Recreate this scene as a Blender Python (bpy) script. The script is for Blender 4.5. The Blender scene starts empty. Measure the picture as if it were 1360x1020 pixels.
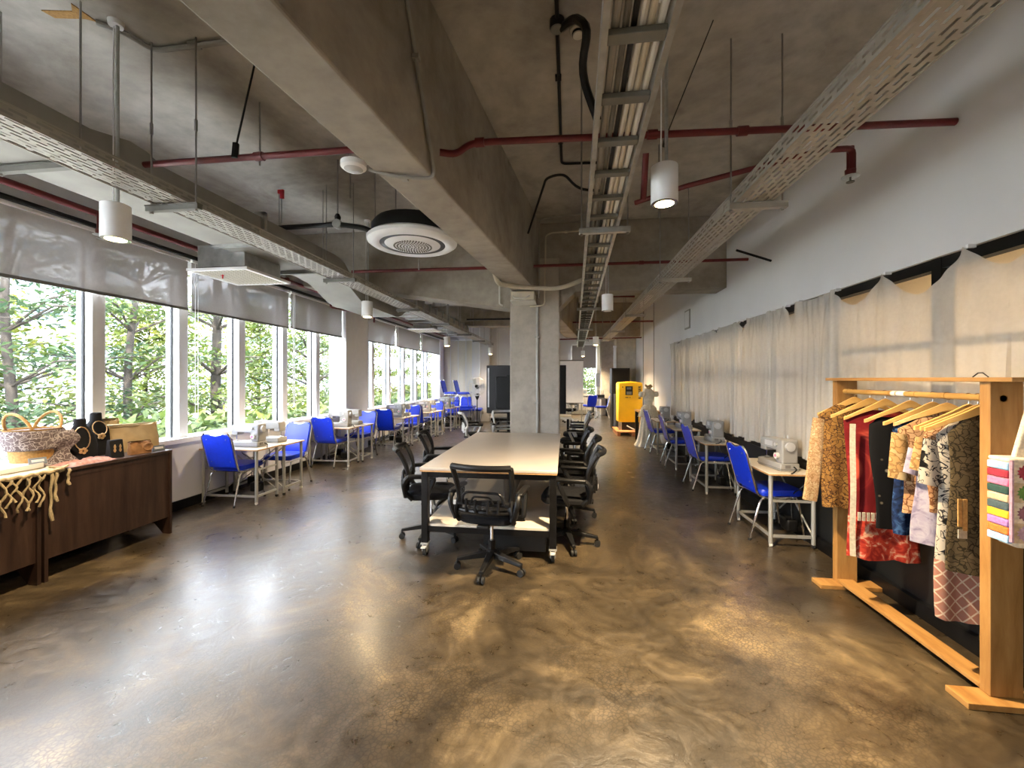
import bpy, bmesh, math, random
from mathutils import Vector, Matrix, Euler
random.seed(7)
PI = math.pi
scene = bpy.context.scene
COL = scene.collection

# ------------------------------------------------------------------ camera
FPX, EYE = 556.0, 1.57
YAW = math.atan(70 / FPX)
cam_d = bpy.data.cameras.new('camera')
cam = bpy.data.objects.new('camera', cam_d); COL.objects.link(cam)
cam.location = (0, 0, EYE); cam.rotation_euler = (PI / 2, 0, YAW)
cam_d.sensor_fit = 'HORIZONTAL'; cam_d.sensor_width = 36
cam_d.lens = 36 * FPX / 1360; cam_d.shift_y = -7 / 1360; cam_d.clip_start = .05; cam_d.clip_end = 300
scene.camera = cam
# ------------------------------------------------------------------ sky, sun, exposure
world = bpy.data.worlds.new('sky'); scene.world = world; world.use_nodes = True
bg = world.node_tree.nodes['Background']
bg.inputs[0].default_value = (.84, .91, 1.0, 1); bg.inputs[1].default_value = 3.4
sun_d = bpy.data.lights.new('sun', 'SUN'); sun_d.energy = 3.2; sun_d.angle = .02; sun_d.color = (1, .93, .78)
sun = bpy.data.objects.new('sun', sun_d); COL.objects.link(sun)
sun.location = (3, -14, 18); sun.rotation_euler = Vector((-.18, .60, -.78)).to_track_quat('-Z', 'Y').to_euler()
for (y0, y1) in ((-2.2, 8.1), (9.15, 15.0)):          # sampling portals in the window openings
    pd = bpy.data.lights.new('window_portal', 'AREA'); pd.shape = 'RECTANGLE'; pd.size = 1.75; pd.size_y = y1 - y0
    pd.cycles.is_portal = True
    po = bpy.data.objects.new('window_portal', pd); COL.objects.link(po)
    po.location = (-4.86, (y0 + y1) / 2, 1.7); po.rotation_euler = (0, -PI / 2, 0)
vs = scene.view_settings
vs.view_transform = 'Standard'; vs.look = 'None'; vs.gamma = 1; vs.use_curve_mapping = False; vs.exposure = 3.15

# ------------------------------------------------------------------ materials
M = {}
def _m(name):
    m = bpy.data.materials.new(name); m.use_nodes = True
    nt = m.node_tree; b = nt.nodes['Principled BSDF']
    M[name] = m
    return m, nt, b
def ramp(nt, stops):
    r = nt.nodes.new('ShaderNodeValToRGB'); e = r.color_ramp.elements
    while len(e) < len(stops): e.new(.5)
    for i, (p, c) in enumerate(stops): e[i].position = p; e[i].color = (*c, 1)
    return r
def tex(nt, kind, scale, vec=None, **kw):
    t = nt.nodes.new('ShaderNodeTex' + kind); t.inputs['Scale'].default_value = scale
    for k, v in kw.items():
        if k in t.inputs: t.inputs[k].default_value = v
        else: setattr(t, k, v)
    if vec: nt.links.new(vec, t.inputs['Vector'])
    return t
def coord(nt, which='Object', scale=(1, 1, 1), rot=(0, 0, 0)):
    c = nt.nodes.new('ShaderNodeTexCoord'); mp = nt.nodes.new('ShaderNodeMapping')
    mp.inputs['Scale'].default_value = scale; mp.inputs['Rotation'].default_value = rot
    nt.links.new(c.outputs[which], mp.inputs['Vector']); return mp.outputs[0]
def world_pos(nt, scale=(1, 1, 1)):
    g = nt.nodes.new('ShaderNodeNewGeometry'); mp = nt.nodes.new('ShaderNodeMapping')
    mp.inputs['Scale'].default_value = scale
    nt.links.new(g.outputs['Position'], mp.inputs['Vector']); return mp.outputs[0]
def mixc(nt, fac, a, b, mode='MIX'):
    m = nt.nodes.new('ShaderNodeMix'); m.data_type = 'RGBA'; m.blend_type = mode
    for i, v in ((0, fac), (6, a), (7, b)):
        if hasattr(v, 'is_output'): nt.links.new(v, m.inputs[i])
        elif i == 0: m.inputs[0].default_value = v
        else: m.inputs[i].default_value = (*v, 1)
    return m.outputs[2]
def bump(nt, b, h, strength=.2, dist=.01):
    n = nt.nodes.new('ShaderNodeBump'); n.inputs['Strength'].default_value = strength; n.inputs['Distance'].default_value = dist
    nt.links.new(h, n.inputs['Height']); nt.links.new(n.outputs[0], b.inputs['Normal'])
def simple(name, col, rough=.5, metal=0., var=.12, scale=8., bmp=0., spec=.5, stretch=(1, 1, 1)):
    m, nt, b = _m(name)
    v = coord(nt, scale=stretch); n = tex(nt, 'Noise', scale, v, Detail=5.)
    dark = tuple(c * (1 - var) for c in col); lite = tuple(min(1, c * (1 + var)) for c in col)
    r = ramp(nt, [(.3, dark), (.7, lite)]); nt.links.new(n.outputs[0], r.inputs[0])
    nt.links.new(r.outputs[0], b.inputs['Base Color'])
    b.inputs['Roughness'].default_value = rough; b.inputs['Metallic'].default_value = metal
    b.inputs['Specular IOR Level'].default_value = spec
    if bmp: bump(nt, b, n.outputs[0], bmp)
    return m
def concrete(name, dark, mid, lite, rough=.75):
    m, nt, b = _m(name)
    p = world_pos(nt)
    n1 = tex(nt, 'Noise', .9, p, Detail=8., Roughness=.62, Distortion=.6); n2 = tex(nt, 'Noise', 7, p, Detail=6., Roughness=.6)
    r1 = ramp(nt, [(.32, dark), (.5, mid), (.68, lite)]); nt.links.new(n1.outputs[0], r1.inputs[0])
    r2 = ramp(nt, [(.3, (.72, .72, .72)), (.6, (1, 1, 1))]); nt.links.new(n2.outputs[0], r2.inputs[0])
    c = mixc(nt, .7, r1.outputs[0], r2.outputs[0], 'MULTIPLY')
    n3 = tex(nt, 'Noise', 2.2, p, Detail=3., Roughness=.5); r3 = ramp(nt, [(.66, (1, 1, 1)), (.74, (.45, .43, .4))]); nt.links.new(n3.outputs[0], r3.inputs[0])
    c = mixc(nt, .45, c, r3.outputs[0], 'MULTIPLY')
    nt.links.new(c, b.inputs['Base Color']); b.inputs['Roughness'].default_value = rough
    bump(nt, b, n2.outputs[0], .25, .01)
    return m
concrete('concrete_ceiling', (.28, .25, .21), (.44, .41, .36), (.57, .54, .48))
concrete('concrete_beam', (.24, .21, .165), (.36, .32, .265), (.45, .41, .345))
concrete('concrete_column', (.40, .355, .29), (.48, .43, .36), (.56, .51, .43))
def floor_mat():
    m, nt, b = _m('floor_stain')
    p = world_pos(nt)
    n1 = tex(nt, 'Noise', 1.15, p, Detail=10., Roughness=.66, Distortion=.9)
    r1 = ramp(nt, [(.34, (.021, .015, .0085)), (.47, (.043, .031, .017)), (.57, (.076, .055, .030)), (.70, (.185, .137, .074))]); nt.links.new(n1.outputs[0], r1.inputs[0])
    # trowel strokes
    n2 = tex(nt, 'Noise', 5.5, p, Detail=9., Roughness=.7, Distortion=1.8)
    r2 = ramp(nt, [(.26, (.55, .55, .55)), (.50, (.90, .90, .90)), (.70, (1.5, 1.46, 1.38))]); nt.links.new(n2.outputs[0], r2.inputs[0])
    c = mixc(nt, .85, r1.outputs[0], r2.outputs[0], 'MULTIPLY')
    # fine leathery crackle, in patches
    wv = nt.nodes.new('ShaderNodeMix'); wv.data_type = 'VECTOR'; wv.inputs[0].default_value = .035
    n6 = tex(nt, 'Noise', 6, p, Detail=3.); nt.links.new(p, wv.inputs[4]); nt.links.new(n6.outputs['Color'], wv.inputs[5])
    v = tex(nt, 'Voronoi', 48, wv.outputs[1], feature='DISTANCE_TO_EDGE'); rv = ramp(nt, [(.0, (.40, .38, .36)), (.16, (1.12, 1.12, 1.12))]); nt.links.new(v.outputs[0], rv.inputs[0])
    n4 = tex(nt, 'Noise', 1.3, p, Detail=5., Roughness=.6); r4 = ramp(nt, [(.40, (0, 0, 0)), (.58, (1, 1, 1))]); nt.links.new(n4.outputs[0], r4.inputs[0])
    c2 = mixc(nt, 1., c, rv.outputs[0], 'MULTIPLY'); c = mixc(nt, r4.outputs[0], c, c2)
    nt.links.new(c, b.inputs['Base Color'])
    rr = ramp(nt, [(.3, (.24, .24, .24)), (.7, (.46, .46, .46))]); nt.links.new(n2.outputs[0], rr.inputs[0]); nt.links.new(rr.outputs[0], b.inputs['Roughness'])
    b.inputs['Specular IOR Level'].default_value = .6
    b.inputs['Coat Weight'].default_value = .45; b.inputs['Coat Roughness'].default_value = .24; b.inputs['Coat IOR'].default_value = 1.5
    bump(nt, b, n2.outputs[0], .25, .012)
floor_mat()
simple('wall_white', (.72, .71, .71), .6, var=.03, scale=2)
simple('wall_grey', (.60, .59, .60), .6, var=.04, scale=2)
simple('wall_beige', (.62, .52, .38), .7, var=.06, scale=1.5)
simple('white_paint', (.86, .86, .87), .35, var=.03)
simple('cream_paint', (.66, .62, .52), .45, var=.05)
simple('black_paint', (.005, .005, .0055), .35, var=.2, spec=.28)
simple('black_panel', (.005, .006, .007), .45, var=.3, scale=2)
simple('black_plastic', (.006, .006, .0065), .42, var=.2, spec=.28)
simple('black_fabric', (.004, .004, .005), .9, var=.3, spec=.28, scale=60, bmp=.15)
simple('dark_rubber', (.007, .007, .007), .7)
simple('galv', (.50, .51, .50), .38, .85, .18, 12)
simple('galv_dull', (.17, .165, .145), .55, .3, .12, 6)
simple('tray_zinc', (.40, .375, .33), .5, .35, .1, 9)
simple('duct_sheet', (.30, .29, .26), .55, .2, .12, 4, .1)
simple('steel_rod', (.33, .32, .30), .4, .8)
simple('chrome', (.78, .77, .76), .16, 1., .03)
simple('leg_grey', (.42, .42, .40), .4, .5, .06)
simple('red_pipe', (.13, .013, .014), .4, .1, .2, 10)
simple('pvc_white', (.72, .70, .64), .4, var=.05)
simple('pvc_cream', (.60, .54, .42), .5, var=.08)
simple('conduit_grey', (.34, .33, .30), .5, .3, .1)
simple('blue_vinyl', (.004, .032, .56), .36, var=.08, scale=30)
simple('machine_grey', (.32, .315, .30), .4, var=.03)
simple('machine_dark', (.16, .15, .14), .4)
simple('table_top', (.46, .41, .36), .28, var=.06, scale=3)
simple('ply_edge', (.42, .24, .10), .6, var=.2, scale=25)
simple('laminate', (.62, .56, .47), .35, var=.05, scale=4)
simple('yellow_paint', (.80, .46, .008), .35, var=.04)
simple('pallet_wood', (.50, .20, .07), .7, var=.25, scale=10, stretch=(1, 8, 1))
simple('tv_black', (.003, .0035, .0045), .3, var=.2)
simple('silver_plastic', (.55, .55, .55), .4, .2)
simple('paper_white', (.62, .60, .58), .7, var=.02)
simple('ink_dark', (.02, .02, .03), .6)
simple('sign_grey', (.10, .12, .15), .5)
simple('gold', (.75, .50, .25), .3, .8)
simple('straw', (.38, .21, .06), .75, var=.25, scale=60, bmp=.4)
simple('rope', (.36, .28, .16), .85, var=.15, scale=80, bmp=.4)
simple('tan_cloth', (.42, .30, .15), .7, var=.12, scale=14, bmp=.2)
simple('brown_leather', (.30, .15, .06), .6, var=.3, scale=16, bmp=.2)
simple('pink_lace', (.40, .20, .16), .85, var=.3, scale=45, bmp=.4)
simple('cream_lace', (.42, .37, .28), .85, var=.2, scale=60, bmp=.4)
simple('black_velvet', (.003, .003, .005), .95, var=.3)
simple('ruffle', (.80, .71, .55), .85, var=.12, scale=20, bmp=.3)
simple('bark', (.034, .027, .021), .9, var=.35, scale=9, bmp=.6, stretch=(1, 1, .25))
simple('grass', (.055, .065, .03), .9, var=.4, scale=1.5)
simple('road', (.55, .55, .54), .9, var=.08, scale=.6)
simple('building_pale', (.66, .68, .70), .8, var=.05, scale=.5)
simple('building_glass', (.20, .30, .38), .25, .1)
simple('flag_red', (.60, .02, .03), .8)
def wood(name, cols, scale, stretch, rough=.4):
    m, nt, b = _m(name)
    v = coord(nt, scale=stretch); n = tex(nt, 'Noise', scale, v, Detail=8., Roughness=.65, Distortion=.4)
    r = ramp(nt, [(.3, cols[0]), (.52, cols[1]), (.72, cols[2])]); nt.links.new(n.outputs[0], r.inputs[0])
    nt.links.new(r.outputs[0], b.inputs['Base Color']); b.inputs['Roughness'].default_value = rough
    bump(nt, b, n.outputs[0], .06)
wood('wood_dark', ((.018, .008, .0055), (.036, .018, .012), (.056, .030, .020)), 3, (6, 6, .55), .38)
wood('wood_pine', ((0.24, 0.111, 0.027), (0.336, 0.174, 0.051), (0.396, 0.222, 0.072)), 5, (4, 4, .6), .45)
wood('wood_pine_long', ((0.24, 0.111, 0.027), (0.336, 0.174, 0.051), (0.396, 0.222, 0.072)), 5, (4, .6, 4), .45)
wood('hanger_wood', ((0.4125, 0.2175, 0.0525), (0.51, 0.3, 0.09), (0.555, 0.3525, 0.1275)), 9, (1, 6, 4), .35)
wood('bamboo', ((0.315, 0.165, 0.045), (0.435, 0.255, 0.075), (0.495, 0.315, 0.1125)), 8, (6, .5, 6), .35)
def mesh_mat():
    m, nt, b = _m('chair_mesh'); out = nt.nodes['Material Output']
    b.inputs['Base Color'].default_value = (.005, .005, .0055, 1); b.inputs['Roughness'].default_value = .6
    v = coord(nt); w = tex(nt, 'Checker', 260, v); w.inputs[1].default_value = (.25, .25, .25, 1); w.inputs[2].default_value = (.62, .62, .62, 1)
    t = nt.nodes.new('ShaderNodeBsdfTransparent'); mx = nt.nodes.new('ShaderNodeMixShader')
    mx.inputs[0].default_value = .36
    nt.links.new(b.outputs[0], mx.inputs[1]); nt.links.new(t.outputs[0], mx.inputs[2]); nt.links.new(mx.outputs[0], out.inputs[0])
mesh_mat()
def pane_mat():
    m, nt, b = _m('window_glass'); out = nt.nodes['Material Output']
    g = nt.nodes.new('ShaderNodeBsdfGlossy'); g.inputs['Roughness'].default_value = .02; g.inputs[0].default_value = (.9, .95, .95, 1)
    t = nt.nodes.new('ShaderNodeBsdfTransparent'); t.inputs[0].default_value = (.975, .975, .98, 1)
    lw = nt.nodes.new('ShaderNodeLayerWeight'); lw.inputs[0].default_value = .5
    pw = nt.nodes.new('ShaderNodeMath'); pw.operation = 'POWER'; pw.inputs[1].default_value = 5; nt.links.new(lw.outputs['Facing'], pw.inputs[0])
    fr = nt.nodes.new('ShaderNodeMath'); fr.operation = 'MULTIPLY_ADD'; fr.inputs[1].default_value = .5; fr.inputs[2].default_value = .025; nt.links.new(pw.outputs[0], fr.inputs[0])
    mx = nt.nodes.new('ShaderNodeMixShader'); nt.links.new(fr.outputs[0], mx.inputs[0])
    nt.links.new(t.outputs[0], mx.inputs[1]); nt.links.new(g.outputs[0], mx.inputs[2]); nt.links.new(mx.outputs[0], out.inputs[0])
pane_mat()
def cloth_thin(name, col, transp, transl, scale=40):
    m, nt, b = _m(name); out = nt.nodes['Material Output']
    v = coord(nt); n = tex(nt, 'Noise', scale, v, Detail=4.); r = ramp(nt, [(.3, tuple(c * .93 for c in col)), (.7, col)]); nt.links.new(n.outputs[0], r.inputs[0])
    nt.links.new(r.outputs[0], b.inputs['Base Color']); b.inputs['Roughness'].default_value = .85
    tl = nt.nodes.new('ShaderNodeBsdfTranslucent'); nt.links.new(r.outputs[0], tl.inputs[0])
    t = nt.nodes.new('ShaderNodeBsdfTransparent')
    m1 = nt.nodes.new('ShaderNodeMixShader'); m1.inputs[0].default_value = transl
    m2 = nt.nodes.new('ShaderNodeMixShader'); m2.inputs[0].default_value = transp
    nt.links.new(b.outputs[0], m1.inputs[1]); nt.links.new(tl.outputs[0], m1.inputs[2])
    nt.links.new(m1.outputs[0], m2.inputs[1]); nt.links.new(t.outputs[0], m2.inputs[2]); nt.links.new(m2.outputs[0], out.inputs[0])
cloth_thin('blind_cloth', (.46, .43, .41), .018, .06)
cloth_thin('blind_cream', (.72, .66, .55), .02, .30)
cloth_thin('sheer', (.86, .82, .75), .40, .28)
def leaf_mat(name, c0, c1, c2):
    m, nt, b = _m(name); out = nt.nodes['Material Output']
    p = world_pos(nt); n = tex(nt, 'Noise', .8, p, Detail=3.); n2 = tex(nt, 'Noise', 9., p, Detail=2.)
    r = ramp(nt, [(.35, c0), (.5, c1), (.66, c2)]); 
    ad = nt.nodes.new('ShaderNodeMath'); ad.operation = 'MULTIPLY_ADD'; ad.inputs[1].default_value = .35; nt.links.new(n2.outputs[0], ad.inputs[0])
    sb = nt.nodes.new('ShaderNodeMath'); sb.operation = 'SUBTRACT'; sb.inputs[1].default_value = .175; nt.links.new(n.outputs[0], sb.inputs[0]); nt.links.new(sb.outputs[0], ad.inputs[2])
    nt.links.new(ad.outputs[0], r.inputs[0]); nt.links.new(r.outputs[0], b.inputs['Base Color']); b.inputs['Roughness'].default_value = .6
    tl = nt.nodes.new('ShaderNodeBsdfTranslucent'); nt.links.new(r.outputs[0], tl.inputs[0])
    mx = nt.nodes.new('ShaderNodeMixShader'); mx.inputs[0].default_value = .4
    nt.links.new(b.outputs[0], mx.inputs[1]); nt.links.new(tl.outputs[0], mx.inputs[2]); nt.links.new(mx.outputs[0], out.inputs[0])
leaf_mat('leaf_deep', (.018, .042, .022), (.032, .064, .028), (.06, .09, .03))
leaf_mat('leaf_mid', (.028, .054, .014), (.058, .088, .018), (.11, .13, .02))
leaf_mat('leaf_lime', (.045, .075, .013), (.085, .112, .016), (.15, .15, .024))
def emit(name, col, s):
    m = bpy.data.materials.new(name); m.use_nodes = True; nt = m.node_tree
    nt.nodes.remove(nt.nodes['Principled BSDF']); e = nt.nodes.new('ShaderNodeEmission'); e.inputs[0].default_value = (*col, 1); e.inputs[1].default_value = s
    nt.links.new(e.outputs[0], nt.nodes['Material Output'].inputs[0]); M[name] = m
emit('lamp_glow', (1, .66, .28), 12); emit('tube_glow', (1, .76, .46), 9)
def pattern(name, kind, cols, scale, rough=.85):
    m, nt, b = _m(name); v = coord(nt)
    if kind == 'noise':
        n = tex(nt, 'Noise', scale, v, Detail=3., Distortion=1.5)
        r = ramp(nt, [(.36 + .3 * i / (len(cols) - 1), c) for i, c in enumerate(cols)]); r.color_ramp.interpolation = 'EASE'
        nt.links.new(n.outputs[0], r.inputs[0]); col = r.outputs[0]
    elif kind == 'leaf':          # outlined cells
        wv = nt.nodes.new('ShaderNodeMix'); wv.data_type = 'VECTOR'; wv.inputs[0].default_value = .10
        nz = tex(nt, 'Noise', 14, v, Detail=2.); nt.links.new(v, wv.inputs[4]); nt.links.new(nz.outputs['Color'], wv.inputs[5]); v = wv.outputs[1]; scale *= 2.1
        t = tex(nt, 'Voronoi', scale, v); n = tex(nt, 'Voronoi', scale, v, feature='DISTANCE_TO_EDGE')
        r = ramp(nt, [(i / max(1, len(cols) - 2), c) for i, c in enumerate(cols[1:])]); nt.links.new(t.outputs['Color'], r.inputs[0])
        e = ramp(nt, [(.04, (0, 0, 0)), (.09, (1, 1, 1))]); nt.links.new(n.outputs[0], e.inputs[0])
        col = mixc(nt, e.outputs[0], cols[0], r.outputs[0])
    elif kind == 'lines':         # loose drawn outlines on a ground
        n = tex(nt, 'Noise', scale, v, Detail=1., Distortion=2.2)
        e = ramp(nt, [(.44, cols[1]), (.475, cols[0]), (.505, cols[0]), (.53, cols[1])]); nt.links.new(n.outputs[0], e.inputs[0]); 
        n2 = tex(nt, 'Noise', scale * .8, v, Detail=1.); e2 = ramp(nt, [(.66, (1, 1, 1)), (.69, cols[2])]); nt.links.new(n2.outputs[0], e2.inputs[0])
        col = mixc(nt, 1., e.outputs[0], e2.outputs[0], 'MULTIPLY')
    elif kind == 'speck':
        t = tex(nt, 'Voronoi', scale, v); e = ramp(nt, [(.10, cols[1]), (.16, cols[0])]); nt.links.new(t.outputs[0], e.inputs[0]); col = e.outputs[0]
    elif kind == 'lattice':       # diamond lattice of pale lines
        c = nt.nodes.new('ShaderNodeTexCoord'); sp = nt.nodes.new('ShaderNodeSeparateXYZ'); nt.links.new(c.outputs['Object'], sp.inputs[0])
        def fn(sgn):
            a = nt.nodes.new('ShaderNodeMath'); a.operation = 'MULTIPLY_ADD'; a.inputs[1].default_value = .8 * sgn
            nt.links.new(sp.outputs[2], a.inputs[0]); nt.links.new(sp.outputs[0], a.inputs[2])
            s_ = nt.nodes.new('ShaderNodeMath'); s_.operation = 'MULTIPLY'; s_.inputs[1].default_value = scale; nt.links.new(a.outputs[0], s_.inputs[0])
            q = nt.nodes.new('ShaderNodeMath'); q.operation = 'PINGPONG'; q.inputs[1].default_value = .5; nt.links.new(s_.outputs[0], q.inputs[0]); return q.outputs[0]
        mn = nt.nodes.new('ShaderNodeMath'); mn.operation = 'MINIMUM'; nt.links.new(fn(1), mn.inputs[0]); nt.links.new(fn(-1), mn.inputs[1])
        e = ramp(nt, [(.05, cols[0]), (.09, cols[1]), (.4, cols[2])]); nt.links.new(mn.outputs[0], e.inputs[0]); col = e.outputs[0]
    nt.links.new(col, b.inputs['Base Color']); b.inputs['Roughness'].default_value = rough; b.inputs['Specular IOR Level'].default_value = .15
pattern('batik_gold', 'leaf', [(0.0434, 0.0186, 0.0074), (0.1426, 0.0682, 0.0155), (0.2232, 0.1178, 0.031), (0.093, 0.0372, 0.0124)], 16)
pattern('batik_pale', 'leaf', [(0.217, 0.124, 0.0558), (0.3844, 0.31, 0.1736), (0.31, 0.186, 0.0992), (0.434, 0.3596, 0.2232)], 22)
pattern('tie_dye_red', 'noise', [(0.0992, 0.005, 0.0062), (0.1364, 0.0074, 0.0087), (0.3844, 0.062, 0.0372), (0.465, 0.372, 0.31)], 2.6)
pattern('red_border', 'noise', [(0.186, 0.0124, 0.0093), (0.31, 0.031, 0.0155), (0.4464, 0.2604, 0.1736)], 16)
pattern('black_sprig', 'speck', [(0.0024, 0.0024, 0.003), (0.15, 0.126, 0.09)], 12)
pattern('navy_batik', 'noise', [(0.0037, 0.0074, 0.0217), (0.0074, 0.0186, 0.062), (0.031, 0.0744, 0.1612)], 18)
pattern('batik_cream', 'leaf', [(0.186, 0.1054, 0.0372), (0.3844, 0.2914, 0.1488), (0.31, 0.1736, 0.062), (0.4092, 0.3348, 0.186)], 13)
pattern('lilac_print', 'noise', [(0.1612, 0.1364, 0.1984), (0.2604, 0.2356, 0.2976), (0.3224, 0.2976, 0.341)], 14)
pattern('orange_batik', 'leaf', [(0.124, 0.0496, 0.0186), (0.2852, 0.1364, 0.0558), (0.372, 0.2356, 0.124), (0.2356, 0.093, 0.0372)], 15)
pattern('figure_print', 'lines', [(0.0124, 0.0124, 0.0186), (0.372, 0.3286, 0.2666), (0.031, 0.031, 0.0372)], 15)
pattern('rose_lattice', 'lattice', [(0.4464, 0.3472, 0.2604), (0.2728, 0.1178, 0.0806), (0.248, 0.124, 0.093)], 18)
pattern('olive_batik', 'leaf', [(0.0186, 0.0136, 0.0074), (0.062, 0.0465, 0.0217), (0.0868, 0.062, 0.031), (0.0434, 0.031, 0.0155)], 18)
pattern('basket_cloth', 'leaf', [(.34, .30, .29), (.07, .05, .05), (.14, .11, .11), (.10, .08, .08)], 16)
for nm, c in dict(yarn_sky=(.30, .50, .72), yarn_wine=(.30, .02, .04), yarn_pink=(.80, .18, .32), yarn_pine=(.02, .06, .05), yarn_sand=(.55, .40, .25), yarn_slate=(.05, .08, .09),
                  yarn_amber=(.90, .45, .02), yarn_violet=(.36, .17, .42), yarn_orange=(.80, .17, .03), yarn_leaf=(.12, .25, .05), yarn_cream=(.70, .60, .46), yarn_mauve=(.48, .30, .38), yarn_plum=(.25, .10, .13)).items():
    simple(nm, c, .9, var=.2, scale=70, bmp=.4)

# ------------------------------------------------------------------ mesh builder
class MB:
    def __init__(s): s.v = []; s.f = []
    def add(s, vs, fs, X=None):
        o = len(s.v)
        s.v += [tuple(X @ Vector(p)) for p in vs] if X is not None else [tuple(p) for p in vs]
        s.f += [tuple(i + o for i in q) for q in fs]; return s
    def box(s, x0, x1, y0, y1, z0, z1, X=None):
        return s.add([(x0, y0, z0), (x1, y0, z0), (x1, y1, z0), (x0, y1, z0), (x0, y0, z1), (x1, y0, z1), (x1, y1, z1), (x0, y1, z1)],
                     [(0, 3, 2, 1), (4, 5, 6, 7), (0, 1, 5, 4), (1, 2, 6, 5), (2, 3, 7, 6), (3, 0, 4, 7)], X)
    def hexa(s, bot, top):
        return s.add(list(bot) + list(top), [(0, 3, 2, 1), (4, 5, 6, 7), (0, 1, 5, 4), (1, 2, 6, 5), (2, 3, 7, 6), (3, 0, 4, 7)])
    def tube(s, pts, r, n=8, cap=True, X=None, closed=False):
        pts = [Vector(p) for p in pts]; N = len(pts); rs = r if isinstance(r, (list, tuple)) else [r] * N
        vs = []; up = None
        for i, p in enumerate(pts):
            if closed: d = (pts[(i + 1) % N] - pts[i - 1])
            else: d = pts[min(i + 1, N - 1)] - pts[max(i - 1, 0)]
            d = d.normalized() if d.length > 1e-9 else Vector((0, 0, 1))
            if up is None:
                up = Vector((0, 0, 1)) if abs(d.z) < .9 else Vector((1, 0, 0))
            a = up - d * up.dot(d)
            if a.length < 1e-5: a = Vector((1, 0, 0)) - d * d.x
            a.normalize(); up = a; b = d.cross(a)
            for k in range(n):
                t = 2 * PI * k / n; vs.append(p + (a * math.cos(t) + b * math.sin(t)) * rs[i])
        fs = []
        for i in range(N if closed else N - 1):
            j = (i + 1) % N
            for k in range(n):
                l = (k + 1) % n; fs.append((i * n + k, i * n + l, j * n + l, j * n + k))
        if cap and not closed: fs += [tuple(range(n))[::-1], tuple((N - 1) * n + k for k in range(n))]
        return s.add(vs, fs, X)
    def lathe(s, prof, n=20, c=(0, 0, 0), X=None, sx=1, sy=1):
        vs = []; fs = []
        for r, z in prof:
            for k in range(n):
                t = 2 * PI * k / n; vs.append((c[0] + r * sx * math.cos(t), c[1] + r * sy * math.sin(t), c[2] + z))
        for i in range(len(prof) - 1):
            for k in range(n):
                l = (k + 1) % n; fs.append((i * n + k, i * n + l, (i + 1) * n + l, (i + 1) * n + k))
        fs += [tuple(range(n))[::-1], tuple((len(prof) - 1) * n + k for k in range(n))]
        return s.add(vs, fs, X)
    def ext(s, poly, axis, a, b, X=None):
        def P(u, v, w): return {'x': (w, u, v), 'y': (u, w, v), 'z': (u, v, w)}[axis]
        n = len(poly); vs = [P(u, v, a) for u, v in poly] + [P(u, v, b) for u, v in poly]
        fs = [tuple(range(n)), tuple(range(2 * n - 1, n - 1, -1))] + [((i + 1) % n, i, n + i, n + (i + 1) % n) for i in range(n)]
        return s.add(vs, fs, X)
    def grid(s, fn, nu, nv, closed=False, X=None):
        vs = [fn(i / (nu if closed else nu - 1), j / (nv - 1)) for j in range(nv) for i in range(nu)]
        fs = []
        for j in range(nv - 1):
            for i in range(nu if closed else nu - 1):
                k = (i + 1) % nu; fs.append((j * nu + i, j * nu + k, (j + 1) * nu + k, (j + 1) * nu + i))
        return s.add(vs, fs, X)
    def data(s, name, smooth=True):
        me = bpy.data.meshes.new(name); me.from_pydata(s.v, [], s.f)
        bm = bmesh.new(); bm.from_mesh(me); bmesh.ops.recalc_face_normals(bm, faces=bm.faces[:]); bm.to_mesh(me); bm.free()
        if smooth:
            me.polygons.foreach_set('use_smooth', [True] * len(me.polygons)); me.set_sharp_from_angle(angle=.7)
        me.update(); return me
def rnd(pts, r, n=4):
    """round the corners of a polyline"""
    pts = [Vector(p) for p in pts]; out = [pts[0]]
    for i in range(1, len(pts) - 1):
        a, b, c = pts[i - 1], pts[i], pts[i + 1]; d1 = (a - b); d2 = (c - b)
        k = min(r, d1.length * .45, d2.length * .45); p, q = b + d1.normalized() * k, b + d2.normalized() * k
        for j in range(n + 1):
            t = j / n; out.append(p * (1 - t) ** 2 + b * 2 * t * (1 - t) + q * t * t)
    return out + [pts[-1]]
def rrect(w, h, r, n=4, cx=0, cy=0):
    o = []
    for (sx, sy, a0) in ((1, 1, 0), (-1, 1, PI / 2), (-1, -1, PI), (1, -1, 3 * PI / 2)):
        for k in range(n + 1):
            a = a0 + PI / 2 * k / n; o.append((cx + sx * (w / 2 - r) + r * math.cos(a), cy + sy * (h / 2 - r) + r * math.sin(a)))
    return o
def tag(o, label=None, cat=None, group=None, kind=None):
    for k, v in (('label', label), ('category', cat), ('group', group), ('kind', kind)):
        if v: o[k] = v
    return o
def link(name, me, mat, parent=None, bevel=0):
    o = bpy.data.objects.new(name, me); COL.objects.link(o)
    if mat and not me.materials: me.materials.append(M[mat])
    if parent is not None: o.parent = parent
    if bevel:
        b = o.modifiers.new('bevel', 'BEVEL'); b.width = bevel; b.segments = 2; b.limit_method = 'ANGLE'
    return o
def part(name, mb, mat, parent, bevel=0, smooth=True, label=None, loc=None, kind=None):
    o = link(name, mb.data(name, smooth), mat, parent, bevel)
    if loc: o.location = loc
    return tag(o, label=label, kind=kind)
def empty(name, label, cat, loc=(0, 0, 0), rz=0, group=None):
    o = bpy.data.objects.new(name, None); COL.objects.link(o); o.empty_display_size = .1
    o.location = loc; o.rotation_euler = (0, 0, rz); return tag(o, label, cat, group)
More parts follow.
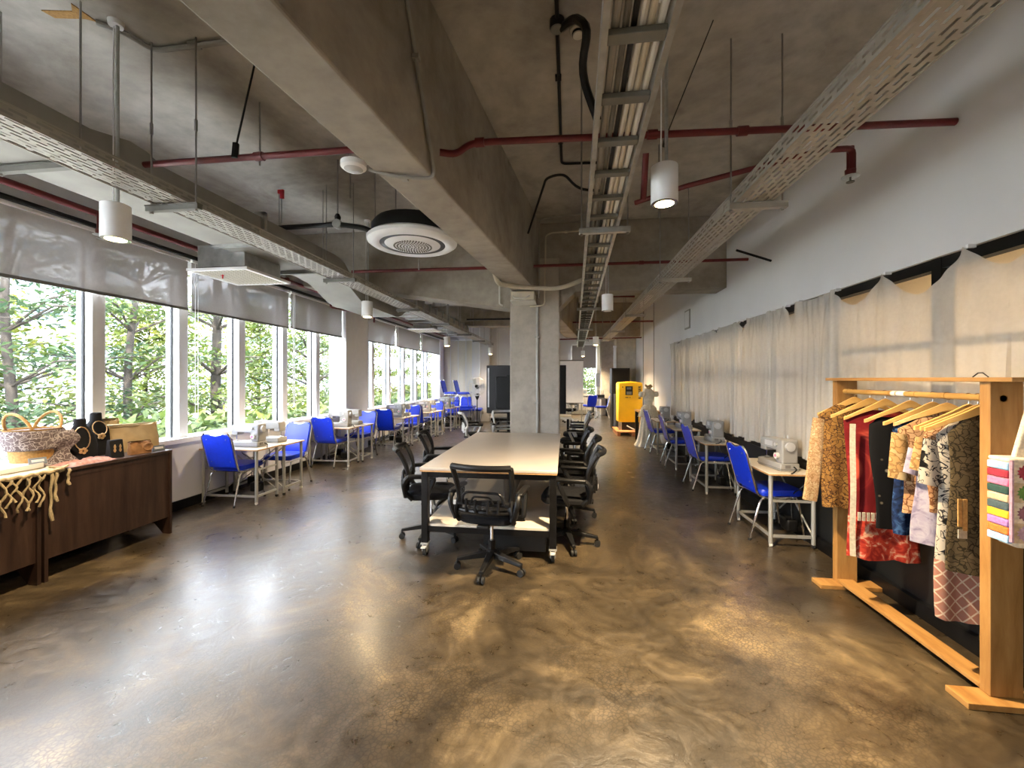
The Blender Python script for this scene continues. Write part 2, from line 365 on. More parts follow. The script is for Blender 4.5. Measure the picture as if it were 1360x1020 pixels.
def one(name, mb, mat, label, cat, group=None, bevel=0, smooth=True, kind=None):
    """a thing of a single mesh, its origin set to the middle of its base"""
    xs, ys, zs = zip(*mb.v); c = ((min(xs) + max(xs)) / 2, (min(ys) + max(ys)) / 2, min(zs))
    mb.v = [(a - c[0], b - c[1], d - c[2]) for a, b, d in mb.v]
    o = link(name, mb.data(name, smooth), mat, None, bevel); o.location = c
    return tag(o, label, cat, group, kind)
def struct(name, mb, mat, parent=None, bevel=0, smooth=False):
    o = link(name, mb.data(name, smooth), mat, parent, bevel)
    if parent is None: o['kind'] = 'structure'
    return o
def copy_tree(o, loc=None, rz=None, label=None, group=None, parent=None):
    c = o.copy(); COL.objects.link(c); c.parent = parent
    if loc is not None: c.location = loc
    if rz is not None: c.rotation_euler = (0, 0, rz)
    if label: c['label'] = label
    if group: c['group'] = group
    for ch in list(o.children): copy_tree(ch, parent=c)
    return c
BX = lambda *a: MB().box(*a)
R = math.radians

# ================================================================== room shell
XL, XR, ZC = -4.6, 2.335, 3.95
struct('floor', BX(-4.85, 6.0, -2.6, 21.0, -.15, 0), 'floor_stain')
struct('ceiling', BX(-4.85, 6.0, -2.6, 21.0, ZC, ZC + .2), 'concrete_ceiling')
w = struct('wall_left', BX(-4.85, XL, -2.6, 15.5, 0, .80), 'wall_grey')
struct('wall_header', BX(-4.85, XL, -2.6, 15.5, 3.06, ZC), 'wall_grey', w)
struct('baseboard_left', BX(XL, XL + .02, -2.6, 15.5, 0, .11), 'black_paint')
struct('wall_back', BX(-4.85, 6.0, -2.8, -2.6, 0, ZC), 'wall_white')
# window bands on the left
def win_band(name, y0, y1, mull):
    root = bpy.data.objects.new(name, None); COL.objects.link(root); root['kind'] = 'structure'; root.location = (XL, y0, .8)
    L = lambda b: MB().add([(x - XL, y - y0, z - .8) for x, y, z in b.v], b.f)
    part('window_sill', L(BX(-4.84, XL + .05, y0, y1, .80, .855)), 'white_paint', root, smooth=False)
    part('head_rail', L(BX(-4.84, -4.70, y0, y1, 2.96, 3.06)), 'white_paint', root, smooth=False)
    ys = [y0] + mull + [y1]
    for m in mull:
        part('mullion', L(BX(-4.82, -4.635, m - .062, m + .062, .855, 2.96)), 'white_paint', root, .008, smooth=False)
        part('gasket', L(BX(-4.745, -4.72, m - .075, m + .075, .855, 2.96)), 'black_paint', root, smooth=False)
    for a, b in zip(ys[:-1], ys[1:]):
        part('pane', L(BX(-4.736, -4.730, a + .075 * (a != y0), b - .075 * (b != y1), .855, 2.96)), 'window_glass', root, smooth=False)
win_band('window_1', -2.4, 8.15, [3.65 + .94 * k for k in range(-6, 5)])
win_band('window_2', 9.12, 14.95, [9.71, 10.70, 11.72, 12.73, 13.74])
# pillars of the window wall
for i, (a, b) in enumerate(((8.15, 9.12), (14.95, 15.5), (-2.6, -2.4))):
    struct('trim_%d' % (i + 1), BX(-4.85, -4.48 if i == 0 else XL + .04, a, b, 0 if i == 0 else .8, ZC if i == 0 else 3.06), 'white_paint')
# far left end wall
w = struct('wall_far', BX(-4.85, -1.6, 15.5, 15.7, 0, ZC), 'wall_white')
struct('baseboard_far', BX(-4.6, -1.6, 15.48, 15.5, 0, .11), 'black_paint')
struct('wall_side', BX(-1.7, -1.6, 15.7, 21, 0, ZC), 'wall_white')
# far right end wall with its window
w = struct('wall_end', BX(-1.6, .35, 20.8, 21, 0, ZC), 'wall_white')
struct('wall_end_header', BX(.35, XR, 20.8, 21, 3.2, ZC), 'wall_white', w)
struct('wall_end_sill', BX(.35, XR, 20.8, 21, 0, .6), 'wall_white', w)
root = bpy.data.objects.new('window_3', None); COL.objects.link(root); root['kind'] = 'structure'; root.location = (.35, 20.9, .6)
part('pane', BX(0, 1.2, -.003, .003, 0, 2.6), 'window_glass', root); part('pane', BX(1.2, 1.985, -.003, .003, 0, 2.6), 'window_glass', root)
part('mullion', BX(1.14, 1.26, -.06, .06, 0, 2.6), 'white_paint', root)
# right wall: white header over a black glazed partition, then plain wall
w = struct('wall_right', BX(XR, XR + .15, -2.6, 21, 2.34, ZC), 'wall_white')
struct('wall_panel', BX(XR, XR + .15, 9.45, 11.4, 0, 2.34), 'wall_white', w)
struct('wall_panel', BX(XR, XR + .15, 11.42, 21, 0, 2.34), 'wall_white', w)
struct('lower_panel', BX(XR + .02, XR + .12, -2.6, 9.45, 0, .74), 'black_panel', w)
struct('baseboard_right', BX(XR - .02, XR + .02, -2.6, 9.45, 0, .10), 'black_paint')
struct('trim_4', BX(XR - .012, XR, 11.38, 11.44, 0, ZC), 'conduit_grey')
struct('trim_5', BX(XR - .012, XR, 12.9, 12.94, 0, ZC), 'conduit_grey')
root = bpy.data.objects.new('window_4', None); COL.objects.link(root); root['kind'] = 'structure'; root.location = (XR, 0, .74)
lc = lambda *a: BX(a[0] - XR, a[1] - XR, a[2], a[3], a[4] - .74, a[5] - .74)
my = [-2.6 + 1.12 * k for k in range(11)] + [9.4]
for z0, z1 in ((.74, .82), (1.14, 1.19), (1.77, 1.82), (2.27, 2.34)): part('transom', lc(XR + .03, XR + .10, -2.6, 9.45, z0, z1), 'black_paint', root, smooth=False)
for m in my: part('mullion', lc(XR + .025, XR + .105, m - .035, m + .035, .74, 2.34), 'black_paint', root, smooth=False)
for a, b in zip(my[:-1], my[1:]): part('pane', lc(XR + .06, XR + .066, a + .035, b - .035, .82, 2.27), 'window_glass', root, smooth=False)
# the neighbouring room behind the glazing
struct('wall_neighbour', BX(5.6, 5.75, -2.6, 12, 0, ZC), 'wall_beige')
struct('wall_neighbour_end', BX(XR + .15, 5.6, 11.9, 12, 0, ZC), 'wall_beige')
for k, y in enumerate((-.5, 1.6, 3.7, 5.8, 7.9)):
    t = empty('ceiling_light', 'long warm ceiling light in the room behind the sheer curtains', 'light', (3.7, y, 3.3), 0, 'lights of the neighbouring room')
    part('housing', BX(-.6, .6, -.1, .1, .03, .09), 'white_paint', t); part('diffuser', BX(-.58, .58, -.085, .085, 0, .03), 'tube_glow', t)
    part('hanger', BX(-.01, .01, -.01, .01, .09, .65), 'steel_rod', t)
for y, h in ((1.2, 1.15), (3.4, 1.3), (5.2, 1.1), (7.0, 1.35)):
    t = empty('storage_cabinet', 'grey cabinet against the beige wall of the neighbouring room', 'cabinet', (5.3, y, 0), 0, 'cabinets of the neighbouring room')
    part('body', BX(-.28, .28, -.5, .5, .05, h), 'galv_dull', t); part('plinth', BX(-.25, .25, -.48, .48, 0, .05), 'black_paint', t)
    for s in (-1, 1): part('door', BX(-.30, -.28, min(0, s * .49) + .005, max(0, s * .49) - .005, .08, h - .03), 'machine_grey', t)

# beams and columns
mb = MB()
bl = lambda y: -1.3 + .1112 * (y - 1.26)
br = lambda y: -.971 + .117 * (y - 1.36)
def beam_seg(a, b, z): return MB().hexa([(bl(a), a, z), (br(a), a, z), (br(b), b, z), (bl(b), b, z)], [(bl(a), a, ZC), (br(a), a, ZC), (br(b), b, ZC), (bl(b), b, ZC)])
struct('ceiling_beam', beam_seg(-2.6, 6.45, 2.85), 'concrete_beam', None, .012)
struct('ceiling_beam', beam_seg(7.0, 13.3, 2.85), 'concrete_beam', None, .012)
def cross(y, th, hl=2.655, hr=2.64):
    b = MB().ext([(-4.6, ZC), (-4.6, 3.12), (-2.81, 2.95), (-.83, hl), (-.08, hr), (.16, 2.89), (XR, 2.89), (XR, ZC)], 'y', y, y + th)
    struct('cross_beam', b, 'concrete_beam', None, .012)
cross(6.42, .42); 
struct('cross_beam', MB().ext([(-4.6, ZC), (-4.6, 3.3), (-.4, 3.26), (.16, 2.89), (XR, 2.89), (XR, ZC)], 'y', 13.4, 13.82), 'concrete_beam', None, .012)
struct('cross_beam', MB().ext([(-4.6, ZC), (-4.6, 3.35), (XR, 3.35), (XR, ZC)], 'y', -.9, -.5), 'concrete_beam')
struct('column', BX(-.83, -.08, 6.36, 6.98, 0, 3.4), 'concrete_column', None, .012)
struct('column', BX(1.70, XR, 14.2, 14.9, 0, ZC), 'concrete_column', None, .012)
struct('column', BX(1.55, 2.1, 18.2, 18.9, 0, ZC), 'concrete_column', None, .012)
struct('column', BX(-3.4, -2.75, 15.15, 15.5, 0, ZC), 'wall_grey', None, .012)

# ================================================================== ceiling services
def perforated_tray(name, label, x0, x1, z, y0, y1, side, rows, mat, ends=.1, slot=.075, slw=.013, group=None, segs=1):
    """slotted sheet tray: the slots are real holes"""
    t = empty(name, label, 'cable tray', ((x0 + x1) / 2, y0, z), 0, group)
    w = x1 - x0; hw = w / 2; L = y1 - y0; pitch = slot + .03; n = int(L / pitch)
    m = MB(); xs = [-hw + w * (i + .5) / rows for i in range(rows)]
    def q(a, b, c, d, zz=0): m.add([(a, c, zz), (b, c, zz), (b, d, zz), (a, d, zz)], [(0, 1, 2, 3)])
    prev = -hw
    for i, xc in enumerate(xs):
        q(prev, xc - slw / 2, 0, L); prev = xc + slw / 2
        off = pitch / 2 * (i % 2)
        for k in range(n + 1):
            c = off + k * pitch
            q(xc - slw / 2, xc + slw / 2, c - .015, min(L, c + .015))
    q(prev, hw, 0, L)
    part('slotted_base', m, mat, t, smooth=False)
    for sx in (-1, 1):
        m = MB(); X = sx * hw; prevz = 0
        def v(a, b, c, d): m.add([(X, c, a), (X, d, a), (X, d, b), (X, c, b)], [(0, 1, 2, 3)])
        for i in range(2):
            zc = side * (.33 + .34 * i); v(prevz, zc - slw / 2, 0, L); prevz = zc + slw / 2
            for k in range(n + 1):
                c = (pitch / 2 * (i % 2)) + k * pitch; v(zc - slw / 2, zc + slw / 2, c - .018, min(L, c + .018))
        v(prevz, side, 0, L)
        part('side_flange', m, mat, t, smooth=False)
        part('rim', BX(X - .008, X + .008, 0, L, side - .004, side + .004), mat, t, smooth=False)
        part('lower_edge', BX(X - .004, X + .004, 0, L, -.004, .004), mat, t, smooth=False)
    k = 1
    while k * 2.9 < L:
        for sx in (-1, 1): part('joint_plate', BX(sx * hw - .004, sx * hw + .004, k * 2.9 - .1, k * 2.9 + .1, .012, side - .012), mat, t, smooth=False)
        k += 1
    return t
perforated_tray('cable_tray', 'slotted metal cable tray hung beside the window side duct', -2.865, -2.60, 2.80, -2.4, 15.2, .062, 8, 'tray_zinc')
perforated_tray('cable_tray', 'slotted metal cable tray hung along the white curtain wall', 1.18, 1.42, 2.80, -2.4, 14.1, .08, 7, 'tray_zinc')
def strut(x0, x1, y, z, mat, label, group, rods, ztop=ZC, couple=True):
    t = empty('strut_hanger', label, 'hanger', ((x0 + x1) / 2, y, z), 0, group); c = (x0 + x1) / 2
    part('strut_channel', BX(x0 - c, x1 - c, -.02, .02, -.045, -.008).box(x0 - c, x1 - c, -.026, .026, -.012, -.004), mat, t, smooth=False)
    for rx in rods:
        part('threaded_rod', MB().tube([(rx - c, 0, -.06), (rx - c, 0, ztop - z)], .006, 6), 'steel_rod', t)
        if couple and ztop - z > .7: part('rod_coupler', MB().tube([(rx - c, 0, .50), (rx - c, 0, .58)], .011, 6), 'steel_rod', t)
        part('nut', MB().tube([(rx - c, 0, -.06), (rx - c, 0, -.046)], .012, 6), 'steel_rod', t)
for y, w in ((2.62, 'beside the lamp before the blinds'), (4.81, 'beside the square air diffuser'), (7.05, 'just past the cross beam'), (9.0, 'past the white pillar'), (11.2, 'over the far sewing tables'), (13.15, 'near the far wall')):
    strut(-2.93, -2.52, y, 2.795, 'galv_dull', 'strut and rods under the window side tray ' + w, 'hangers of the window side tray', (-2.9, -2.55))
for y, w in ((3.1, 'beside the bright lamp'), (5.3, 'just before the cross beam'), (8.2, 'past the cross beam'), (10.9, 'over the last sewing table'), (13.1, 'near the far column')):
    strut(1.14, 1.52, y, 2.795, 'tray_zinc', 'strut and rods under the curtain side tray ' + w, 'hangers of the curtain side tray', (1.155, 1.49))
# ladder tray with conduits
LX = lambda y: .104 + .0235 * y
def ladder():
    t = empty('cable_ladder', 'galvanised cable ladder full of pale conduits above the table', 'cable ladder', (LX(-2.4), -2.4, 2.78), 0)
    W = .23; y0, y1 = 0, 18.6; sk = .0235
    for k, xx in enumerate((0, W)):
        m = MB()
        m.hexa([(xx - .012, y0, 0), (xx + .012, y0, 0), (xx + .012 + sk * y1, y1, 0), (xx - .012 + sk * y1, y1, 0)], [(xx - .012, y0, .075), (xx + .012, y0, .075), (xx + .012 + sk * y1, y1, .075), (xx - .012 + sk * y1, y1, .075)])
        part('side_rail', m, 'galv', t, smooth=False)
    y = .2
    while y < y1:
        x = sk * y; part('rung', BX(x + .012, x + W - .012, y - .025, y + .025, .006, .032), 'galv_dull', t, .004, smooth=False); y += .34
    for k, (xx, r, mat, e) in enumerate(((.040, .016, 'conduit_grey', 18), (.075, .012, 'galv_dull', 18.2), (.104, .011, 'black_plastic', 17), (.132, .013, 'pvc_white', 18.4), (.162, .012, 'pvc_cream', 18), (.196, .014, 'pvc_white', 18.4))):
        part('conduit', MB().tube([(xx, .05, .034 + r), (xx + sk * e, e, .034 + r)], r, 8), mat, t)
    for y, xx in ((8.2, .10), (9.0, .16)): part('foam_cuff', MB().tube([(xx + sk * y, y, .06), (xx + sk * y, y + .3, .06)], .028, 8), 'pvc_cream', t)
ladder()
for y, w in ((3.40, 'beside the bright lamp'), (7.2, 'just past the cross beam'), (10.2, 'before the second lit lamp'), (13.1, 'near the far beam')):
    x = LX(y); strut(x - .07, x + .33, y, 2.775, 'galv', 'bar hanger and rods under the conduit ladder ' + w, 'hangers of the conduit ladder', (x - .05, x + .31), ZC, False)
# main duct along the windows
def duct():
    t = empty('air_duct', 'long sheet metal air duct dipping under the concrete cross beam', 'duct', (-3.32, -2.4, 2.65), 0)
    st = [(-2.4, 2.95, 3.2), (2.35, 2.95, 3.19), (2.6, 2.95, 3.25), (2.72, 2.95, 3.24), (2.85, 2.95, 3.19), (5.25, 2.95, 3.23), (5.4, 2.93, 3.22)]
    st += [(5.4 + .8 * k / 8, 2.93 - .22 * (1 - math.cos(PI * k / 8)) / 2, 3.22 - .29 * (1 - math.cos(PI * min(1, k / 5)) ) / 2) for k in range(1, 9)]
    st += [(7.3, 2.70, 2.93)] + [(7.3 + .8 * k / 6, 2.70 + .25 * (1 - math.cos(PI * k / 6)) / 2, 2.93 + .29 * (1 - math.cos(PI * k / 6)) / 2) for k in range(1, 7)] + [(13.2, 2.95, 3.22), (13.3, 2.62, 2.84), (15.0, 2.62, 2.84)]
    st = st[:-2]
    m = MB(); n = len(st)
    for (y, a, b) in st:
        m.v += [(-.28, y + 2.4, a - 2.65), (.27, y + 2.4, a - 2.65), (.27, y + 2.4, b - 2.65), (-.28, y + 2.4, b - 2.65)]
    for i in range(n - 1):
        for k in range(4):
            l = (k + 1) % 4; m.f.append((i * 4 + k, i * 4 + l, i * 4 + 4 + l, i * 4 + 4 + k))
    m.f += [(0, 1, 2, 3), tuple((n - 1) * 4 + k for k in range(4))]
    part('duct_body', m, 'duct_sheet', t)
    for y in (.2, 1.4, 3.9, 8.3, 8.75, 9.2, 9.7, 10.2, 10.75, 11.3, 11.85, 12.4, 12.9):
        part('flange', BX(-.30, .31, y + 2.385, y + 2.425, .27, .30).box(-.30, .31, y + 2.385, y + 2.425, .57, .61).box(.27, .31, y + 2.385, y + 2.425, .27, .61).box(-.30, -.28, y + 2.385, y + 2.425, .27, .61), 'galv', t, smooth=False)
duct()
for y, w in ((2.28, 'beside the first lamp'), (4.95, 'beyond the square diffuser'), (9.5, 'past the white pillar'), (12.0, 'near the far windows')):
    strut(-3.66, -3.0, y, 2.946, 'galv_dull', 'strut and dark rods carrying the air duct ' + w, 'hangers of the air duct', (-3.63, -3.03), ZC, False)
# ceiling diffuser under its duct box
t = empty('air_diffuser', 'square white air diffuser under a sheet metal box by the blinds', 'diffuser', (-3.72, 4.43, 2.74), 0)
part('duct_box', MB().box(-.30, .27, -.28, .30, .05, .30), 'galv', t, .006); part('collar', BX(-.31, .28, -.29, .31, .03, .055), 'black_paint', t)
part('neck', BX(.05, .25, -.22, .22, .28, .34), 'galv', t)
m = MB()
for a, b, c, d in ((-.36, .36, -.36, -.325), (-.36, .36, .325, .36), (-.36, -.325, -.325, .325), (.325, .36, -.325, .325)): m.box(a, b, c, d, 0, .028)
part('frame', m, 'white_paint', t, smooth=False)
for k in range(13):
    x = -.30 + .05 * k; part('vane', BX(x - .012, x + .012, -.325, .325, .004, .010), 'cream_paint', t, smooth=False)
part('back_plate', BX(-.325, .325, -.325, .325, .026, .03), 'machine_dark', t); part('ribbon', BX(-.11, -.10, -.16, -.15, -.04, .01).box(-.13, -.08, -.16, -.155, -.012, -.006), 'flag_red', t)
t = empty('air_diffuser', 'small flat white diffuser on the duct beyond the cross beam', 'diffuser', (-3.55, 10.4, 2.80), 0)
part('duct_box', BX(-.22, .22, -.3, .3, .03, .14), 'duct_sheet', t); part('frame', BX(-.34, .34, -.36, .36, 0, .03), 'white_paint', t, .01)
for k in range(8): part('vane', BX(-.28 + .08 * k - .02, -.28 + .08 * k + .02, -.3, .3, -.008, 0), 'cream_paint', t, smooth=False)
# round cassette air conditioner
t = empty('round_air_conditioner', 'round white cassette air conditioner with black body beside the beam', 'air conditioner', (-1.60, 4.28, 2.98), 0)
part('body', MB().lathe([(.40, .06), (.42, .09), (.42, .19), (.38, .24)], 32), 'black_plastic', t)
part('rim', MB().lathe([(.335, .015), (.36, 0), (.43, .005), (.465, .03), (.47, .06), (.44, .085)], 48), 'white_paint', t)
part('air_slot', MB().lathe([(.285, .012), (.34, .012), (.34, .05), (.285, .05)], 40), 'black_paint', t)
g = part('centre_grille', MB().lathe([(.05, -.012), (.15, -.010), (.25, -.002), (.29, .012), (.29, .03)], 40), 'white_paint', t)
m = MB()
for rr in range(1, 7):
    for k in range(rr * 7):
        a = 2 * PI * k / (rr * 7) + rr * .4; x, y = rr * .032 * math.cos(a), rr * .032 * math.sin(a); m.box(x - .006, x + .006, y - .006, y + .006, -.016, -.006)
part('grille_hole', m, 'galv_dull', g, smooth=False, kind='stuff')
for sx, sy in ((-1, -1), (-1, 1), (1, -1), (1, 1)): part('hanger_rod', MB().tube([(sx * .30, sy * .26, .2), (sx * .30, sy * .26, .97)], .007, 6), 'steel_rod', t)
one('refrigerant_pipe', MB().tube(rnd([(-3.3, 4.36, 3.27), (-2.45, 4.28, 3.25), (-2.15, 4.28, 3.2), (-2.0, 4.28, 3.12)], .1), .028, 8), 'black_plastic', 'black insulated pipe feeding the round air conditioner', 'pipe')
t = empty('pipe_clamp', 'metal clamp and rod holding the black insulated pipe', 'clamp', (-2.45, 4.28, 3.21)); part('ring', MB().tube([(0, -.03, .04), (0, .03, .04)], .05, 10), 'galv', t); part('rod', MB().tube([(0, 0, .08), (0, 0, .74)], .008, 6), 'steel_rod', t); part('valve', MB().lathe([(.03, .09), (.035, .12), (.02, .15)], 10), 'black_plastic', t)
one('brace_rod', MB().tube([(-1.95, 2.95, 3.93), (-1.75, 3.5, 3.75), (-1.55, 4.0, 3.4)], .014, 6), 'black_plastic', 'black cable sloping from slab to round air conditioner', 'cable')
one('brace_rod', MB().tube([(-1.75, 3.5, 3.78), (-1.15, 3.5, 3.8)], .012, 6), 'black_plastic', 'short black cable running from sloping cable to concrete beam', 'cable')
# fire pipes
def redpipe(label, pts, r=.022, extra=None):
    t = empty('fire_pipe', label, 'pipe', pts[0]); o = Vector(pts[0])
    part('pipe_run', MB().tube([Vector(p) - o for p in pts], r, 10), 'red_pipe', t)
    for p in extra or []:
        p = Vector(p) - o; part('coupling', MB().tube([p - Vector((.03, 0, 0)), p + Vector((.03, 0, 0))], r * 1.35, 10), 'red_pipe', t)
    return t
redpipe('red fire pipe crossing from the duct to the sloping concrete beam', [(-3.0, 2.66, 3.11), (-1.12, 2.66, 3.11)], .022, [(-2.1, 2.66, 3.11)])
redpipe('red fire pipe with elbow crossing from beam to curtain wall', rnd([(-.80, 2.62, 3.03), (-.70, 2.66, 3.03), (-.62, 2.69, 3.11), (-.5, 2.69, 3.115), (2.33, 2.83, 3.115)], .05), .022, [(-.55, 2.69, 3.115), (.55, 2.74, 3.115), (1.1, 2.77, 3.115)])
redpipe('red fire pipe crossing beyond the round air conditioner', [(-3.0, 5.62, 3.09), (-.80, 5.66, 3.09)])
redpipe('red fire pipe crossing just before the cross beam', [(-.42, 5.68, 3.10), (2.33, 5.70, 3.10)], .02, [(1.0, 5.69, 3.10)])
redpipe('red fire pipe crossing past the column to the curtain wall', [(-.05, 11.5, 3.1), (2.33, 11.5, 3.1)], .025)
redpipe('dark red pipe between conduit ladder and curtain side tray', rnd([(.62, 7.45, 3.94), (.62, 7.45, 3.02), (1.2, 7.45, 3.0)], .05), .025)
redpipe('thin red fire pipe crossing near the far concrete column', [(-.6, 13.2, 2.80), (2.33, 13.2, 2.83)], .02)
redpipe('red sprinkler branch slanting up beyond the bright pendant lamp', rnd([(.60, 3.7, 3.08), (.96, 3.47, 3.10), (1.74, 3.08, 3.12), (1.92, 3.08, 3.12), (1.92, 3.08, 2.98)], .04), .02)
redpipe('red riser pipe dropping beside the conduit ladder', [(.55, 2.95, 3.11), (.56, 3.1, 2.86)], .022)
redpipe('red fire main running along the top of the window blinds', [(-4.30, -2.4, 3.10), (-4.30, 15.2, 3.10)], .03, [(-4.28, y, 3.1) for y in (1.5, 3.4, 6, 9, 12)])
one('insulated_pipe', MB().tube([(-4.42, -2.4, 3.02), (-4.42, 15.2, 3.02)], .025, 8), 'black_plastic', 'thin black pipe under the red main by the blinds', 'pipe')
redpipe('red branch bending down beside the white window pillar', rnd([(-4.28, 7.1, 3.10), (-4.2, 7.1, 3.02), (-4.2, 7.1, 2.86), (-3.9, 7.8, 2.84), (-3.8, 8.0, 2.84), (-3.8, 8.0, 2.7)], .05), .018)
def sprinkler(x, y, z, label, h=.24):
    t = empty('sprinkler', label, 'sprinkler', (x, y, z))
    part('drop_pipe', MB().tube([(0, 0, .06), (0, 0, h)], .022, 10), 'red_pipe', t); part('fitting', MB().lathe([(.012, .04), (.03, .05), (.032, .085), (.022, .09)], 12), 'red_pipe', t)
    part('escutcheon', MB().lathe([(.05, .036), (.052, .040), (.02, .044)], 16), 'galv', t); part('deflector', MB().lathe([(.006, .036), (.006, .010), (.024, .006), (.024, 0)], 10), 'galv_dull', t)
sprinkler(1.92, 3.10, 2.90, 'red sprinkler drop beside the curtain side cable tray')
sprinkler(-4.26, 3.36, 2.86, 'red sprinkler drop in front of the window blind')
one('wall_bracket', MB().tube([(1.92, 5.0, 3.02), (2.31, 5.05, 2.9)], .014, 6), 'black_paint', 'short black bracket bar on the white wall above the curtains', 'bracket')
# conduits
def conduit(label, pts, r, mat, clips=(), name='conduit', rd=.06):
    p = rnd(pts, rd); o = Vector(pts[0]); t = empty(name, label, 'conduit', pts[0])
    part('conduit_run', MB().tube([q - o for q in p], r, 8), mat, t)
    for c in clips:
        c = Vector(c) - o; part('clip', BX(c.x - r * 1.7, c.x + r * 1.7, c.y - r * 1.7, c.y + r * 1.7, c.z - .012, c.z + .012), mat, t)
conduit('grey conduit running down the side and under the concrete beam', [(br(2.05) + .02, 2.05, 3.94), (br(2.56) + .02, 2.56, 2.83), (bl(2.5) + .12, 2.50, 2.83), (bl(2.45) - .03, 2.45, 2.86)], .012, 'conduit_grey', [(br(2.3) + .02, 2.3, 3.4), (-1.0, 2.53, 2.83)])
t = empty('emergency_light', 'small round white lamp fixed to the concrete beam edge', 'light', (bl(2.42) - .10, 2.40, 2.84)); part('body', MB().lathe([(.06, 0), (.075, .012), (.075, .04), (.05, .055)], 24), 'white_paint', t); part('lens', MB().lathe([(.045, -.004), (.06, .002)], 24), 'silver_plastic', t); part('arm', MB().tube([(.05, .02, .04), (.14, .03, .05)], .01, 6), 'white_paint', t)
conduit('cream plastic pipe bending under the beam to the conduit ladder', [(bl(5.25) - .03, 5.2, 2.98), (bl(5.3) - .02, 5.35, 2.80), (bl(5.6) + .1, 5.6, 2.82), (br(5.8), 5.75, 2.82), (-.05, 5.9, 2.83), (.28, 6.0, 2.98)], .032, 'pvc_cream', [(-.65, 5.67, 2.82)], 'plastic_pipe', .2)
t = empty('junction_box', 'white junction box under the beam against the column', 'junction box', (-.60, 6.12, 2.70)); part('box', BX(-.17, .17, -.14, .22, 0, .13), 'pvc_cream', t, .01); part('cover', BX(-.18, .18, -.15, .23, -.012, 0), 'pvc_white', t, .006)
part('cable', MB().tube(rnd([(-.14, -.15, .06), (-.12, -.20, .02), (.05, -.19, .02), (.10, -.15, .06)], .05), .01, 6), 'pvc_white', t)
conduit('grey wall conduit running down the face of the concrete column', [(-.41, 6.345, 2.69), (-.41, 6.345, .05)], .022, 'conduit_grey', [(-.41, 6.345, z) for z in (1.2, 2.2)])
conduit('thin grey conduit arching from beam corner to the ladder tray', [(-.36, 5.95, 2.72), (-.36, 5.95, 3.82), (-.25, 5.95, 3.85), (.30, 5.9, 3.86), (.31, 5.9, 3.94)], .012, 'conduit_grey', [(-.15, 5.94, 3.86)])
conduit('thin pale conduit framing the beam pocket next to the column', [(-.52, 6.3, 2.66), (-.30, 6.25, 2.66), (-.28, 6.25, 3.70), (-.2, 6.25, 3.74), (.55, 6.2, 3.74), (.70, 6.2, 3.66)], .012, 'pvc_cream', [(.02, 6.24, 3.74)])
conduit('black flexible cable arching between beam side and conduit ladder', [(-.46, 5.3, 3.42), (-.19, 4.3, 3.62), (-.10, 4.28, 3.64), (0, 4.28, 3.64), (.14, 4.32, 3.50), (.35, 4.33, 3.48)], .013, 'black_plastic', (), 'cable', .12)
conduit('black conduit running along the slab above the conduit ladder', [(-.06, .5, 3.925), (-.05, 2.77, 3.925), (-.035, 4.62, 3.925), (.40, 4.65, 3.925)], .014, 'black_plastic', [(-.05, 3.3, 3.93), (-.04, 4.2, 3.93)])
t = empty('conduit_box', 'round black conduit box on the slab', 'junction box', (-.05, 2.79, 3.885)); part('box', MB().lathe([(.045, 0), (.05, .01), (.05, .06)], 14), 'black_plastic', t); part('lid', MB().lathe([(.04, -.006), (.046, 0)], 14), 'galv_dull', t)
conduit('thick black cable looping from slab box into the conduit ladder', [(-.02, 2.80, 3.90), (.06, 2.66, 3.84), (.14, 2.45, 3.6), (.10, 2.75, 3.56), (.22, 2.86, 3.3)], .026, 'black_plastic', (), 'cable', .15)
t = empty('smoke_detector', 'round cream smoke detector on the slab beside the conduit ladder', 'smoke detector', (.09, 2.86, 3.88)); part('base', MB().lathe([(.05, .03), (.055, .035), (.055, .07)], 20), 'cream_paint', t); part('chamber', MB().lathe([(.02, 0), (.036, .004), (.04, .03)], 20), 'cream_paint', t); part('slot', MB().lathe([(.041, .012), (.042, .016), (.042, .022), (.041, .026)], 20), 'black_paint', t)
conduit('grey conduit bending along the slab above the window duct', [(-3.07, 2.40, 3.925), (-2.97, 2.50, 3.925), (-2.93, 2.66, 3.925), (-2.62, 2.66, 3.925), (-1.17, 2.62, 3.925)], .018, 'conduit_grey', [(-2.6, 2.66, 3.93)])
one('rust_stain_tape', MB().ext([(-3.35, 2.30), (-3.16, 2.33), (-3.10, 2.28), (-3.09, 2.42), (-3.14, 2.39), (-3.33, 2.36)], 'z', 3.944, 3.949), 'straw', 'strip of yellowed tape on the slab beside a lamp rod', 'tape')
conduit('pale conduit dropping in front of the cross beam beside the column', [(-1.0, 6.39, 3.0), (-1.0, 6.39, 2.72), (-.95, 6.39, 2.7)], .012, 'pvc_white')
conduit('pale conduit running under the slab beyond the cross beam', [(-3.0, 9.6, 3.86), (-1.9, 9.6, 3.86), (-1.45, 9.2, 3.5), (-1.0, 9.0, 3.3)], .03, 'pvc_white')
conduit('white conduit running up the grey far pillar', [(-3.1, 15.13, .9), (-3.1, 15.13, 3.9)], .02, 'white_paint')
conduit('white conduit standing on the far white wall', [(-2.5, 15.47, .3), (-2.5, 15.47, 3.9)], .02, 'white_paint')
t = empty('slab_speaker', 'small black box speaker hung beyond the cross beam', 'speaker', (-2.0, 9.8, 3.35)); part('cabinet', BX(-.13, .13, -.1, .1, 0, .16), 'black_plastic', t, .01); part('stem', MB().tube([(0, 0, .16), (0, 0, .6)], .01, 6), 'steel_rod', t); part('grille', BX(-.11, .11, -.106, -.1, .02, .14), 'galv_dull', t)
